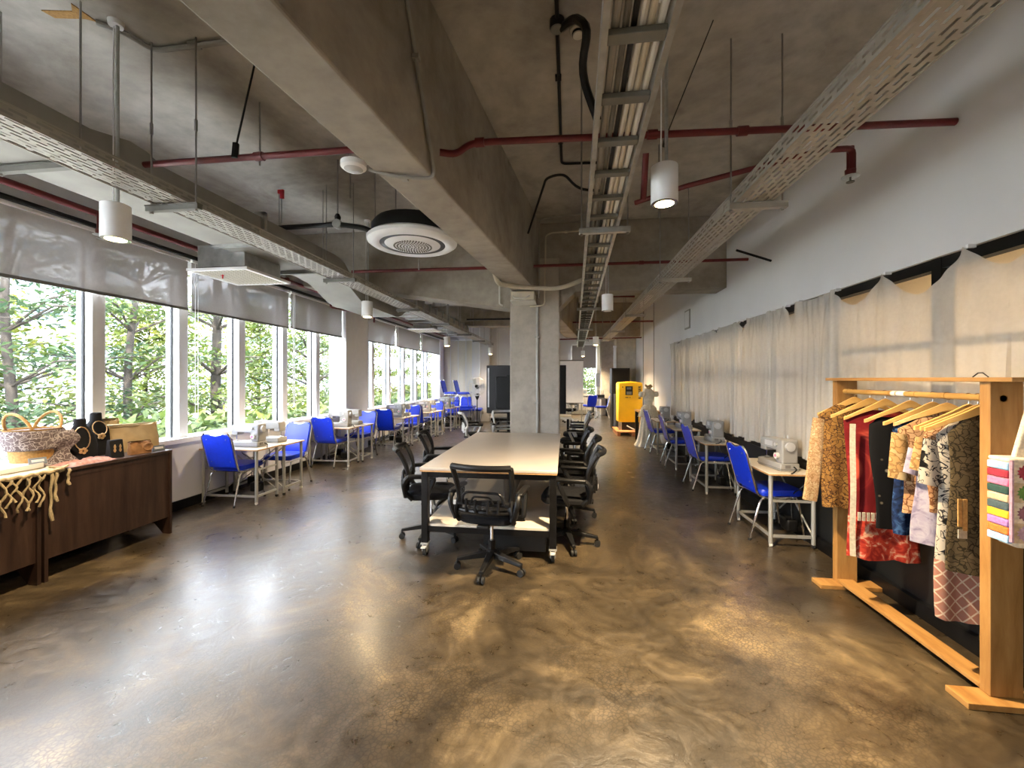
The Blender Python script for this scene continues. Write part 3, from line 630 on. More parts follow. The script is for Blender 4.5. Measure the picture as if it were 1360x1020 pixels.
strut(-2.35, -1.05, 9.9, 3.02, 'black_paint', 'black bar hung on rods across the bay beyond the cross beam', None, (-2.2, -1.2), ZC, False)
one('suspension_wire', MB().tube([(.97, 2.9, 3.93), (.66, 2.9, 3.16)], .004, 5).tube([(.66, 2.9, 3.12), (.68, 2.9, 3.22)], .014, 6), 'black_plastic', 'black wire slung from slab to red pipe by the bright lamp', 'wire')
one('suspension_wire', MB().tube([(-2.05, 2.62, 3.93), (-2.27, 2.64, 3.14)], .007, 5).tube([(-2.27, 2.64, 3.10), (-2.26, 2.64, 3.2)], .022, 6), 'black_plastic', 'black rod slung from beam edge to red pipe by the windows', 'rod')
for k, (x, y, z0, lab) in enumerate(((-2.6, 3.3, 3.4, 'short threaded rod hanging free from the slab'), (-2.1, 3.9, 3.35, 'short threaded rod hanging free from the slab'), (-1.9, 5.3, 3.0, 'short threaded rod hanging free from the slab'), (.95, 4.4, 3.2, 'thin steel rod hanging beyond the bright pendant'), (1.0, 9.2, 2.9, 'thin pale rod hanging beyond the cross beam'), (.75, 9.4, 2.9, 'thin pale rod hanging beyond the cross beam'), (.9, 10.2, 2.75, 'thin pale rod hanging beyond the cross beam'))):
    one('threaded_rod', MB().tube([(x, y, z0), (x, y, ZC - .005)], .008, 6), 'steel_rod', lab, 'rod', lab + 's')
t = empty('cable_clip', 'red tagged anchor hanging from the slab near the duct', 'anchor', (-3.2, 4.4, 3.5)); part('rod', MB().tube([(0, 0, -.25), (0, 0, .2)], .006, 6), 'steel_rod', t); part('tag', BX(-.04, .03, -.01, .01, .18, .22).box(-.01, .03, -.01, .01, .12, .2), 'flag_red', t)
t = empty('vent_cover', 'small framed vent on the white wall above the curtains', 'vent', (XR, 8.35, 2.52)); part('frame', BX(-.02, 0, -.16, .16, 0, .36), 'conduit_grey', t); part('panel', BX(-.024, -.018, -.13, .13, .03, .33), 'wall_white', t)
# pendant lamps
def pendant(x, y, zb, lit, label, power=28):
    t = empty('pendant_lamp', label, 'lamp', (x, y, zb), 0, 'white cylinder pendant lamps')
    part('lamp_shade', MB().lathe([(.078, 0), (.080, .004), (.080, .226), (.074, .23)], 32), 'white_paint', t)
    part('reflector_ring', MB().lathe([(.060, -.003), (.078, -.003), (.078, .002), (.060, .002)], 32), 'chrome', t)
    part('bulb_lens', MB().lathe([(.02, -.008), (.045, -.006), (.060, -.002), (.060, .001)], 24), 'lamp_glow' if lit else 'white_paint', t)
    part('stem', MB().tube([(.012, 0, .23), (.012, 0, ZC - zb)], .011, 8), 'galv', t)
    part('cable', MB().tube([(-.02, 0, .23), (-.016, 0, ZC - zb)], .004, 6), 'white_paint', t)
    part('canopy', MB().lathe([(.04, ZC - zb - .03), (.045, ZC - zb)], 16), 'white_paint', t)
    if lit:
        ld = bpy.data.lights.new('lamp_light', 'SPOT'); ld.energy = power * 6; ld.color = (1, .77, .48); ld.spot_size = R(135); ld.spot_blend = .9; ld.shadow_soft_size = .05
        lo = bpy.data.objects.new('lamp_light', ld); COL.objects.link(lo); lo.parent = t; lo.location = (0, 0, -.02)
pendant(-2.97, 2.44, 2.50, True, 'lit white cylinder pendant lamp hanging in front of the window blinds', 9)
pendant(.61, 2.68, 2.65, True, 'lit white cylinder pendant lamp hanging between ladder and curtain side tray')
pendant(-2.945, 5.97, 2.50, True, 'white cylinder pendant lamp hanging before the white window pillar', 9)
pendant(-2.95, 10.3, 2.40, True, 'small lit pendant lamp near the end of the window blinds', 8)
pendant(-2.55, 14.3, 2.42, True, 'small lit pendant lamp beside the black screen stand', 4)
pendant(.60, 6.05, 2.53, False, 'unlit white cylinder pendant lamp hanging beside the conduit ladder')
pendant(.87, 12.0, 2.52, True, 'lit pendant lamp hanging past the end of the conduit ladder', 24)
pendant(.75, 17.6, 2.50, True, 'small lit pendant lamp near the far end window', 24)
for x in (-2.97, .61): pendant(x, -.8, 2.55, True, 'added unseen pendant lamp that lights the entrance side of the room', 5)  # unseen pendants continuing the rows, added behind the camera to light the foreground

# ================================================================== blinds and curtains
def blind(y0, y1, zb, label, mat='blind_cloth', x=-4.56):
    t = empty('roller_blind', label, 'blind', (x, y0, zb), 0, 'grey roller blinds half drawn on the window wall')
    L = y1 - y0
    part('blind_sheet', MB().grid(lambda u, v: (.004 * math.sin(u * 9) * v, .012 + u * (L - .024), (3.03 - zb) * (1 - v)), 20, 6), mat, t)
    part('bottom_rail', BX(-.012, .012, .01, L - .01, -.018, .012), 'galv_dull', t, .004)
    part('head_rail', BX(-.03, .03, 0, L, 3.0 - zb, 3.05 - zb), 'white_paint', t, .006)
    part('pull_chain', MB().tube([(.035, .03, 3.0 - zb), (.035, .03, 1.15 - zb), (.035, .05, 1.12 - zb), (.035, .07, 1.15 - zb), (.035, .07, 3.0 - zb)], .0035, 5), 'white_paint', t)
blind(.83, 2.69, 2.42, 'grey roller blind half drawn above the counter end with basket')
blind(2.73, 4.58, 2.42, 'grey roller blind half drawn above the dark wood counter')
blind(4.61, 6.46, 2.42, 'grey roller blind half drawn behind the square air diffuser')
blind(6.49, 8.14, 2.43, 'grey roller blind half drawn just before the white pillar')
for a, b, w in ((9.14, 10.88, 'next beyond the white pillar'), (10.92, 12.86, 'second beyond the white pillar'), (12.9, 14.93, 'touching the far wall')): blind(a, b, 2.46, 'grey roller blind half drawn, ' + w)
for k in range(4):
    x = -4.58 + .3 * k
    t = empty('closed_blind', 'cream vertical blind panel closed on the far wall', 'blind', (x, 15.45, .9), 0, 'closed cream blinds on the far wall')
    part('blind_sheet', MB().grid(lambda u, v: (u * .27, -.015 * math.sin(u * PI), 2.1 * v), 8, 3), 'blind_cream', t); part('head_rail', BX(0, .28, -.03, .0, 2.1, 2.16), 'white_paint', t)
t = empty('closed_blind', 'pale roller blind closed on the far end window', 'blind', (1.56, 20.72, .75)); part('blind_sheet', BX(0, .72, 0, .01, 0, 2.5), 'blind_cream', t); part('head_rail', BX(0, .74, -.03, .03, 2.5, 2.56), 'white_paint', t)
t = empty('roller_blind', 'white roller blind partly drawn on the far end window', 'blind', (.35, 20.72, 2.1)); part('blind_sheet', BX(0, 1.16, 0, .01, 0, 1.1), 'blind_cloth', t); part('head_rail', BX(0, 1.18, -.03, .03, 1.1, 1.16), 'white_paint', t); part('bottom_rail', BX(0, 1.16, -.01, .02, -.02, .01), 'white_paint', t)
def curtain(y0, y1, peaks, sags, label, seed, pleat, amp, zb=.82):
    rg = random.Random(seed); L = y1 - y0
    t = empty('sheer_curtain', label, 'curtain', (XR - .05, y0, zb), 0, 'sheer curtains pinned along the glazed partition')
    ph = [rg.uniform(0, 6) for _ in range(6)]
    def ztop(y):
        ps = sorted(peaks)
        for a, b, sag in zip(ps[:-1], ps[1:], sags):
            if a <= y <= b:
                u = (y - a) / (b - a); return 2.325 - sag * (b - a) * (1 - abs(2 * u - 1) ** 1.6) 
        return 2.325
    def f(u, v):
        y = y0 + u * L; zt = ztop(y); d = min(peaks, key=lambda p: abs(p - y)); dy = y - d
        w = .10 + .9 * v ** .8
        rad = math.cos(dy / w * 5.2 * pleat + ph[0]) * math.exp(-(dy / (w * .9)) ** 2)
        ver = math.sin(y * 30 * pleat + ph[1] + 1.6 * math.sin(y * 5 + ph[2])) * min(1, .25 + v * 1.5) + .5 * math.sin(y * 67 * pleat + ph[3] + math.sin(y * 9))
        x = -.022 - amp * (.55 * rad + .45 * ver * (.4 + .6 * v))
        zbot = .02 * math.sin(y * 7 + ph[4]) + .012 * math.sin(y * 19)
        return (min(x, .028), y - y0, (zt - zb) * (1 - v) + zbot * v)
    part('sheer_cloth', MB().grid(f, max(20, int(L * 150)), 30), 'sheer', t)
    for p in peaks:
        if y0 <= p <= y1: part('pin', BX(-.012, .03, p - y0 - .008, p - y0 + .008, 2.315 - zb, 2.335 - zb), 'white_paint', t)
curtain(1.30, 3.90, [1.32, 1.75, 2.22, 2.69, 3.31, 3.89], [.33, .33, .34, .34, .30], 'sheer curtain sagging in deep swags behind the clothes rack', 1, .9, .030)
curtain(3.84, 5.00, [3.86, 4.42, 4.66, 4.99], [.04, .55, .05], 'sheer curtain with one narrow dip behind the first sewing table', 2, 1.0, .034)
curtain(4.94, 5.95, [4.96, 5.55, 5.80, 5.94], [.03, .5, .1], 'gathered sheer curtain between the first and second curtain side tables', 3, 1.2, .038)
curtain(5.88, 7.6, [5.90, 6.5, 6.75, 7.2, 7.59], [.03, .25, .04, .04], 'pleated sheer curtain behind the middle curtain side sewing tables', 4, 1.3, .042)
curtain(7.53, 9.42, [7.56, 8.1, 8.5, 9.0, 9.4], [.03, .03, .1, .03], 'pleated sheer curtain at the far end of the glazed partition', 5, 1.4, .042)


# ================================================================== central work table
def work_table():
    t = empty('work_table', 'large beige topped work table on black wheeled steel frame', 'table', (-.665, 4.78, 0), 0)
    hx, hy = .605, 1.225
    part('table_top', BX(-hx, hx, -hy, hy, .765, .79), 'table_top', t, .004); part('top_edge', BX(-hx + .003, hx - .003, -hy + .003, hy - .003, .752, .766), 'ply_edge', t)
    for sx in (-1, 1):
        for sy in (-1, 1):
            x, y = sx * (hx - .04), sy * (hy - .05)
            part('leg', BX(x - .03, x + .03, y - .03, y + .03, .12, .752), 'black_paint', t, .004)
            c = part('caster', MB().tube([(x - .014, y, .05), (x + .014, y, .05)], .048, 18), 'dark_rubber', t)
            part('caster_hub', MB().tube([(x - .018, y, .05), (x + .018, y, .05)], .025, 12), 'galv', c)
            part('caster_fork', BX(x - .024, x - .018, y - .03, y + .03, .045, .12).box(x + .018, x + .024, y - .03, y + .03, .045, .12).box(x - .035, x + .035, y - .035, y + .035, .105, .12), 'galv', c)
            part('brake_pedal', BX(x - .02, x + .02, y - .075, y - .03, .085, .095), 'silver_plastic', c)
    part('top_rail', BX(-hx + .07, hx - .07, -hy + .03, -hy + .07, .70, .752), 'black_paint', t); part('top_rail', BX(-hx + .07, hx - .07, hy - .07, hy - .03, .70, .752), 'black_paint', t)
    for s in (-1, 1): part('top_rail', BX(s * (hx - .04) - .02, s * (hx - .04) + .02, -hy + .08, hy - .08, .70, .752), 'black_paint', t)
    part('lower_shelf', BX(-hx + .03, hx - .03, -hy + .04, hy - .04, .265, .285), 'laminate', t)
    for s in (-1, 1):
        part('lower_rail', BX(-hx + .07, hx - .07, s * (hy - .05) - .02, s * (hy - .05) + .02, .215, .265), 'black_paint', t); part('lower_rail', BX(s * (hx - .04) - .02, s * (hx - .04) + .02, -hy + .08, hy - .08, .215, .265), 'black_paint', t)
    part('under_box', BX(-.05, .50, -hy + .10, -hy + .60, .06, .215), 'black_panel', t, label='black box hung under the lower shelf'); part('modesty_board', BX(.10, .11, -hy + .3, hy - .1, .285, .70), 'machine_grey', t)
work_table()
# ================================================================== office chairs (face +y)
def office_chair(frame='black_plastic', name='office_chair'):
    t = empty(name, 'x', 'chair', (0, 0, 0), 0, 'mesh office chairs around the work table')
    for k in range(5):
        a = -PI / 2 + 2 * PI * k / 5; X = Matrix.Rotation(a, 4, 'Z')
        leg = MB().add([(.03, -.035, .10), (.03, .035, .10), (.29, .018, .072), (.29, -.018, .072), (.03, -.03, .145), (.03, .03, .145), (.29, .015, .098), (.29, -.015, .098)], [(0, 1, 2, 3), (7, 6, 5, 4), (0, 4, 5, 1), (1, 5, 6, 2), (2, 6, 7, 3), (3, 7, 4, 0)], X)
        l = part('base_leg', leg, frame, t, .004)
        c = X @ Vector((.285, 0, .028)); d = X @ Vector((0, 1, 0)) * .025
        m = MB().tube([c - d, c - d * .25], .028, 14).tube([c + d * .25, c + d], .028, 14); part('caster', m, 'dark_rubber', l)
        part('caster_stem', MB().tube([c + Vector((0, 0, .0)), c + Vector((0, 0, .055))], .011, 8), 'black_plastic', l)
    part('base_hub', MB().lathe([(.045, .085), (.05, .10), (.045, .15), (.03, .16), (.03, .235)], 16), frame, t)
    part('gas_lift', MB().lathe([(.014, .23), (.014, .40)], 12), 'chrome', t)
    part('tilt_box', BX(-.07, .07, -.11, .11, .385, .425), 'black_plastic', t, .01); part('lever', MB().tube([(.06, .02, .40), (.24, .05, .395), (.27, .05, .40)], .008, 6), 'black_plastic', t)
    def seat(u, v):
        a = 2 * PI * u; rr = rseat(a); 
        prof = [(.0, .425), (.9, .425), (1.0, .445), (1.0, .475), (.93, .492), (0, .50)]
        s_, z = prof[min(5, int(round(v * 5)))]
        return (rr[0] * s_, rr[1] * s_, z + .012 * (rr[1] / .24) ** 2 * 0)
    def rseat(a):
        c, s_ = math.cos(a), math.sin(a); p = 5
        k = (abs(c) ** p + abs(s_) ** p) ** (-1 / p); return (.235 * c * k, .23 * s_ * k)
    part('seat', MB().grid(seat, 40, 6, True), 'black_fabric', t)
    # backrest frame: a bent rectangle leaning back
    def bk(x, z):
        u = (z - .52) / .40; return (x, -.235 - .02 - .11 * u + .05 * math.sin(u * PI) - .05 * (x / .22) ** 2 * -1, z)
    hw = lambda z: .205 + .03 * min(1, max(0, (z - .55) / .3))
    loop = []
    for k in range(9): loop.append((-1, .53 + .36 * k / 8))
    fr = MB(); L = [bk(-hw(z), z) for s_, z in loop]; Rr = [bk(hw(z), z) for s_, z in loop]
    fr.tube(L, [.018 + .004 * (k > 4) for k in range(9)], 8); fr.tube(Rr, [.018 + .004 * (k > 4) for k in range(9)], 8)
    fr.tube([bk(hw(.89) * (k / 4 - 1), .895) for k in range(9)], .024, 8); fr.tube([bk(hw(.53) * (k / 4 - 1), .535) for k in range(9)], .018, 8)
    for s_ in (-1, 1): fr.tube(rnd([bk(s_ * .215, .62), (s_ * .235, -.235, .52), (s_ * .225, -.16, .44)], .04), 0.022, 8)
    b = part('back_frame', fr, frame, t)
    part('back_mesh', MB().grid(lambda u, v: bk((2 * u - 1) * hw(.53 + .36 * v), .53 + .36 * v), 12, 12), 'chair_mesh', b)
    lum = MB().tube(rnd([bk(-.17, .60), bk(-.15, .69), bk(.15, .69), bk(.17, .60)], .05), .011, 6).tube(rnd([bk(-.09, .61), bk(-.07, .66), bk(.07, .66), bk(.09, .61)], .04), .008, 6)
    for x in (-.13, -.05, .05, .13): lum.tube([bk(x, .535), bk(x, .64)], .010, 6)
    lum.tube([bk(-.21, .60), bk(.21, .60)], .020, 6)
    for i in range(len(lum.v)): x, y, z = lum.v[i]; lum.v[i] = (x, y - .03, z)
    part('lumbar_support', lum, frame, b)
    part('back_bracket', BX(-.05, .05, -.25, -.05, .405, .43), 'black_plastic', t, .006)
    for s_ in (-1, 1):
        x = s_ * .275
        a = MB().tube(rnd([(s_ * .22, -.02, .44), (x, -.04, .45), (x, .06, .66), (x, -.20, .665), (x, -.24, .60), (s_ * .23, -.22, .47)], .06), .022, 8)
        ar = part('armrest', a, frame, t); part('arm_pad', BX(x - .03, x + .03, -.20, .09, .655, .685), 'black_plastic', ar, .012)
    return t
oc = office_chair()
oc.location = (-.60, 3.43, 0); oc.rotation_euler = (0, 0, R(-7)); oc['label'] = 'black mesh office chair at the short end of the work table'
part('care_tag', BX(-.222, -.20, -.300, -.296, .60, .635), 'paper_white', oc)
LG = 'mesh office chairs around the work table'
copy_tree(oc, (-1.31, 4.02, 0), R(-76), 'black mesh office chair pushed in on the window side, beside the end chair', LG)
copy_tree(oc, (-1.45, 5.05, 0), R(-80), 'black mesh office chair on the window side, farther from the end chair', LG)
copy_tree(oc, (.02, 4.02, 0), R(84), 'black mesh office chair pushed in on the curtain side, beside the end chair', LG)
copy_tree(oc, (.05, 4.85, 0), R(82), 'black mesh office chair on the curtain side, second from the end chair', LG)
copy_tree(oc, (.02, 5.65, 0), R(86), 'black mesh office chair on the curtain side, near the concrete column', LG)
oc2 = office_chair('silver_plastic'); oc2.location = (.15, 7.6, 0); oc2.rotation_euler = (0, 0, R(85)); oc2['label'] = 'pale framed office chair just past the concrete column'; oc2['group'] = 'pale framed office chairs behind the column'
G2 = 'pale framed office chairs behind the column'
copy_tree(oc2, (.2, 8.5, 0), R(88), 'pale framed office chair farther past the column, by the black screen', G2)
copy_tree(oc2, (-1.75, 8.2, 0), R(-70), 'pale framed office chair in front of the black screen, window side', G2)
copy_tree(oc2, (-1.15, 8.3, 0), R(-160), 'pale framed office chair in front of the black screen, beside the column', G2)
copy_tree(oc2, (.2, 15.2, 0), R(100), 'pale framed office chair near the far whiteboard', G2)

# ================================================================== banquet chairs (face +y)
def banquet_chair():
    t = empty('banquet_chair', 'x', 'chair')
    def yb(z): return -.20 - .13 * (z - .42) / .48
    hwf = lambda z: .20 + .006 * (z - .42)
    # padded back with a notched crown
    poly = [(-.185, .47), (.185, .47), (.192, .80), (.185, .865), (.15, .895), (.10, .90), (.06, .885), (.0, .872), (-.06, .885), (-.10, .90), (-.15, .895), (-.185, .865), (-.192, .80)]
    m = MB(); n = len(poly)
    for off in (0, .032):
        for (x, z) in poly: m.v.append((x, yb(z) + off - .01, z))
    m.f = [tuple(range(n)), tuple(range(2 * n - 1, n - 1, -1))] + [((i + 1) % n, i, n + i, n + (i + 1) % n) for i in range(n)]
    b = part('backrest', m, 'blue_vinyl', t, .008)
    for x in (-.13, .13):
        for z in (.55, .83): part('button', MB().lathe([(.007, 0), (.005, .004)], 8, X=Matrix.Translation((x, yb(z) - .011, z)) @ Matrix.Rotation(R(90), 4, 'X')), 'chrome', b)
    part('grip', MB().tube([(-.075, yb(.885) + .006, .888), (-.04, yb(.885) + .006, .882), (0, yb(.885) + .006, .879), (.04, yb(.885) + .006, .882), (.075, yb(.885) + .006, .888)], .010, 8), 'chrome', b)
    prof = rrect(.42, .43, .07, 5, 0, .03); m = MB(); n = len(prof)
    for s_, z in ((.97, .425), (1, .44), (1, .465), (.96, .482), (.6, .49)): m.v += [(x * s_, (y - .03) * s_ + .03, z) for x, y in prof]
    for j in range(4):
        for i in range(n): k = (i + 1) % n; m.f.append((j * n + i, j * n + k, (j + 1) * n + k, (j + 1) * n + i))
    m.f += [tuple(range(n))[::-1], tuple(4 * n + i for i in range(n))]
    part('seat', m, 'blue_vinyl', t)
    for s_ in (-1, 1):
        part('back_post', MB().tube(rnd([(s_ * .19, -.10, .40), (s_ * .205, yb(.44), .43), (s_ * .205, yb(.86), .86), (s_ * .16, yb(.90), .902)], .05), .011, 8), 'chrome', t)
        rl = part('leg', MB().tube(rnd([(s_ * .19, .0, .405), (s_ * .20, -.17, .405), (s_ * .215, -.29, .012)], .05), .0115, 8), 'chrome', t); part('foot_cap', MB().tube([(s_ * .2145, -.286, .022), (s_ * .216, -.292, 0)], .0145, 8), 'dark_rubber', rl)
        fl = part('leg', MB().tube(rnd([(s_ * .19, -.02, .405), (s_ * .195, .18, .41), (s_ * .205, .235, .012)], .05), .0115, 8), 'chrome', t); part('foot_cap', MB().tube([(s_ * .205, .234, .022), (s_ * .205, .236, 0)], .0145, 8), 'dark_rubber', fl)
    part('seat_frame', MB().tube([(-.19, .16, .412), (.19, .16, .412)], .01, 8).tube([(-.19, -.14, .412), (.19, -.14, .412)], .01, 8), 'chrome', t)
    return t
# ================================================================== sewing tables and machines
def sewing_table():
    t = empty('sewing_table', 'x', 'table')
    top = part('table_top', BX(-.40, .40, -.215, .215, .67, .69), 'laminate', t, .003); part('edge_band', BX(-.4015, .4015, -.2165, .2165, .672, .686), 'ply_edge', top)
    for sx in (-1, 1):
        for sy in (-1, 1):
            l = part('leg', MB().tube([(sx * .365, sy * .185, .035), (sx * .365, sy * .185, .67)], .019, 10), 'leg_grey', t)
            part('foot', MB().tube([(sx * .365, sy * .185 - .01, .018), (sx * .365, sy * .185 + .01, .018)], .018, 10), 'dark_rubber' if sy > 0 else 'pvc_white', l)
        part('side_rail', BX(sx * .365 - .01, sx * .365 + .01, -.17, .17, .09, .115), 'leg_grey', t); part('side_rail', BX(sx * .365 - .01, sx * .365 + .01, -.17, .17, .42, .44), 'leg_grey', t)
    part('stretcher', BX(-.35, .35, -.195, -.175, .09, .115), 'leg_grey', t)
    part('brace', MB().tube([(-.34, .185, .12), (.34, .185, .64)], .008, 6).tube([(.34, .185, .12), (-.34, .185, .64)], .008, 6), 'leg_grey', t)
    part('motor', BX(.10, .24, .02, .12, .10, .22), 'black_plastic', t, .02, label='black motor pedal housing')
    part('power_cord', MB().tube(rnd([(.2, .08, .22), (.15, .1, .45), (.3, .15, .55), (.25, .19, .66)], .1), .005, 6), 'black_plastic', t)
    return t
def sewing_machine(body='machine_grey'):
    t = empty('sewing_machine', 'x', 'sewing machine')
    part('base', BX(-.20, .19, -.09, .09, 0, .075), body, t, .012)
    part('pillar', BX(.08, .19, -.075, .075, .07, .30), body, t, .015)
    part('arm', MB().ext([(-.20, .20), (-.19, .285), (.18, .30), (.18, .19), (.08, .185), (-.08, .19)], 'y', -.065, .065), body, t, .012)
    h = part('head', BX(-.20, -.11, -.06, .06, .155, .21), body, t, .01)
    part('needle_bar', MB().tube([(-.155, -.02, .16), (-.155, -.02, .10)], .005, 8), 'chrome', h); part('presser_foot', BX(-.165, -.145, -.035, 0, .082, .09).tube([(-.165, -.012, .15), (-.165, -.012, .085)], .004, 6), 'chrome', h)
    part('needle_plate', BX(-.19, -.12, -.06, .04, .075, .079), 'chrome', t); part('base_dark_line', BX(-.203, .193, -.093, .093, .018, .024), 'machine_dark', t)  # steel needle plate, and a thin dark band around the machine base
    part('handwheel', MB().tube([(.19, -.01, .235), (.215, -.01, .235)], .042, 20), 'silver_plastic', t)
    d = part('stitch_dial', MB().tube([(.12, -.075, .14), (.12, -.10, .14)], .030, 18), 'paper_white', t); part('dial_mark', MB().tube([(.12, -.10, .14), (.12, -.103, .14)], .014, 12), 'yarn_pink', d)
    part('tension_dial', MB().tube([(.10, -.075, .245), (.10, -.092, .245)], .018, 14), 'silver_plastic', t); part('face_plate', BX(-.11, .02, -.068, -.064, .215, .265), 'silver_plastic', t)
    part('spool_pin', MB().tube([(.05, .03, .295), (.05, .03, .335)], .004, 6).tube([(.10, .03, .295), (.10, .03, .335)], .004, 6), 'silver_plastic', t)
    part('socket', BX(.19, .196, -.05, .0, .03, .06), 'machine_dark', t); part('power_cord', MB().tube(rnd([(.195, .03, .045), (.24, .03, .03), (.27, -.02, .006), (.30, -.06, .006)], .03), .006, 6), 'black_plastic', t)
    return t
TZ = .69
bc, st, sm = banquet_chair(), sewing_table(), sewing_machine()
used = {}
def put(o, loc, rz, label, group):
    if o.name in used: return copy_tree(o, loc, rz, label, group)
    used[o.name] = 1; o.location = loc; o.rotation_euler = (0, 0, rz); tag(o, label, None, group); return o
pairs = [(-4.17, 4.74, 'by the dark wood counter'), (-4.19, 7.0, 'before the white window pillar'), (-3.95, 8.95, 'just beyond the white window pillar'), (-3.83, 10.55, 'second beyond the pillar'), (-3.75, 12.2, 'at the end of the window row')]
rg = random.Random(3)
for (x, y, w) in pairs:
    j = rg.uniform(-.02, .02)
    put(st, (x, y + .215, 0), R(rg.uniform(-1, 1)), 'sewing table facing the entrance ' + w, 'sewing tables along the windows')
    put(st, (x + .05, y + .66, 0), PI, 'sewing table turned the other way, back to back, ' + w, 'sewing tables along the windows')
    put(bc, (x - .02, y + .17, 0), R(rg.uniform(-4, 4)), 'blue banquet chair with its back to the entrance ' + w, 'blue chairs along the windows')
    put(bc, (x + .12, y + .93, 0), R(180 + rg.uniform(-8, 8)), 'blue banquet chair facing the entrance behind the machines ' + w, 'blue chairs along the windows')
    put(sm, (x + .10, y + .23, TZ), R(rg.uniform(-3, 3)), 'grey sewing machine with handwheel towards the aisle ' + w, 'sewing machines along the windows')
    put(sm, (x + .10, y + .62, TZ), R(180 + rg.uniform(-3, 3)), 'grey sewing machine with its back to its neighbour ' + w, 'sewing machines along the windows')
rows = [(4.55, 'next to the clothes rack'), (6.33, 'second from the clothes rack'), (7.88, 'third from the clothes rack'), (9.33, 'farthest along the curtains, by the dress form')]
for i, (y, w) in enumerate(rows):
    put(st, (2.095, y, 0), R(-90), 'sewing table against the sheer curtains ' + w, 'sewing tables along the curtains')
    put(bc, (1.98 + .08, y + .02, 0), R(-90 + (4, 2, -3, 3)[i]), 'blue banquet chair at a curtain side table ' + w, 'blue chairs along the curtains')
    put(sm, (2.10, y - .10, TZ), R(-90 + (6, -4, 3, 0)[i]), 'grey sewing machine on a curtain side table ' + w, 'sewing machines along the curtains')
# stacked and far chairs
for k in range(2): put(bc, (-3.95 + .46 * k, 14.28, .62), R(-95), 'blue banquet chair up on the pile by the far wall', 'blue chairs piled by the far wall')
for k in range(3): put(bc, (-4.1 + .46 * k, 14.95, 0), R(180), 'blue banquet chair standing under the far wall blinds', 'blue chairs under the far blinds')
put(bc, (1.02, 17.6, 0), R(20), 'blue chair with its back turned near the far end window', 'blue chairs near the far end window')
put(bc, (1.45, 16.9, 0), R(85), 'blue chair seen sideways near the far end column', 'blue chairs near the far end window')
t = empty('side_table', 'blue covered table below the closed cream blinds', 'table', (-3.62, 14.3, 0)); part('table_top', BX(-.5, .5, -.3, .3, .55, .62), 'blue_vinyl', t, .01)
for sx in (-1, 1):
    for sy in (-1, 1): part('leg', MB().tube([(sx * .46, sy * .26, 0), (sx * .46, sy * .26, .55)], .015, 8), 'chrome', t)

# ================================================================== dark wood counters
def counter(y0, y1, label):
    t = empty('display_counter', label, 'counter', (-4.25, (y0 + y1) / 2, 0), 0, None); h = (y1 - y0) / 2
    part('counter_top', BX(-.30, .285, -h, h, .825, .85), 'wood_dark', t, .003)
    part('front_panel', BX(.245, .262, -h + .02, h - .02, .17, .80), 'wood_dark', t); part('apron', BX(.25, .268, -h + .02, h - .02, .775, .825), 'wood_dark', t)
    for s in (-1, 1): part('side_panel', MB().ext([(-.28, 0), (-.20, .0), (-.12, .10), (.10, .10), (.20, 0), (.28, 0), (.28, .825), (-.28, .825)], 'y', s * (h - .012) - .012, s * (h - .012) + .012), 'wood_dark', t, smooth=False)
counter(2.745, 3.80, 'dark wood counter carrying the jewellery busts and cream bag'); counter(1.67, 2.725, 'dark wood counter carrying the fringed macrame runner')
CT = .85
def basket():
    t = empty('woven_basket', 'straw basket with grey lace print band on the counter', 'basket', (-4.36, 2.94, CT))
    part('basket_body', MB().lathe([(.11, 0), (.125, .01), (.165, .30), (.175, .31), (.165, .31), (.155, .30), (.118, .02)], 28), 'straw', t)
    part('cloth_band', MB().lathe([(.153, .14), (.168, .15), (.182, .28), (.178, .30), (.168, .295)], 28, sx=1.02, sy=1.02), 'basket_cloth', t)
    part('cloth_tail', MB().grid(lambda u, v: (.13 + .06 * u + .03 * math.sin(v * 7), -.06 + .22 * u + .02 * math.sin(v * 9 + u * 5), .28 * (1 - v) + .01), 8, 12), 'basket_cloth', t)
    for s in (-1, 1): part('handle', MB().tube([(.13 * math.cos(PI * k / 10) , s * .09 + .05 * math.sin(PI * k / 10) * s, .30 + .14 * math.sin(PI * k / 10)) for k in range(11)], .011, 8), 'straw', t)
basket()
def bust(x, y, h, rz, label, drop):
    t = empty('necklace_bust', label, 'display bust', (x, y, CT), rz)
    m = MB(); st_ = [(0, .09, .05), (.02, .11, .06), (.12 * h / .38, .115, .055), (.22 * h / .38, .10, .05), (.28 * h / .38, .065, .045), (.31 * h / .38, .045, .04), (h - .01, .042, .038), (h, .035, .03)]
    N = 20
    for z, a, b in st_: m.v += [(a * math.cos(2 * PI * k / N), -.04 * math.sin(z / h * 1.6) * -1 + b * math.sin(2 * PI * k / N), z) for k in range(N)]
    for j in range(len(st_) - 1):
        for k in range(N): l = (k + 1) % N; m.f.append((j * N + k, j * N + l, (j + 1) * N + l, (j + 1) * N + k))
    m.f += [tuple(range(N))[::-1], tuple((len(st_) - 1) * N + k for k in range(N))]
    part('bust', m, 'black_velvet', t)
    n = part('necklace', MB().tube([(.052 * math.sin(a), -.004 - .026 * (1 + math.cos(a)), h * .80 - drop * (1 + math.cos(a)) / 2) for a in [PI * (k / 8 - 1) for k in range(17)]], .0045, 6), 'gold', t)
    m = MB()
    for k in range(5): a = 2 * PI * k / 5; m.lathe([(.012, -.006), (.014, 0), (.01, .006)], 8, X=Matrix.Translation((.018 * math.cos(a), -.062, h * .80 - drop + .018 * math.sin(a) - .01)) @ Matrix.Rotation(R(90), 4, 'X'))
    part('pendant', m, 'gold', n)
bust(-4.30, 3.24, .36, R(65), 'black velvet bust with a round drop pendant, next to the basket', .20)
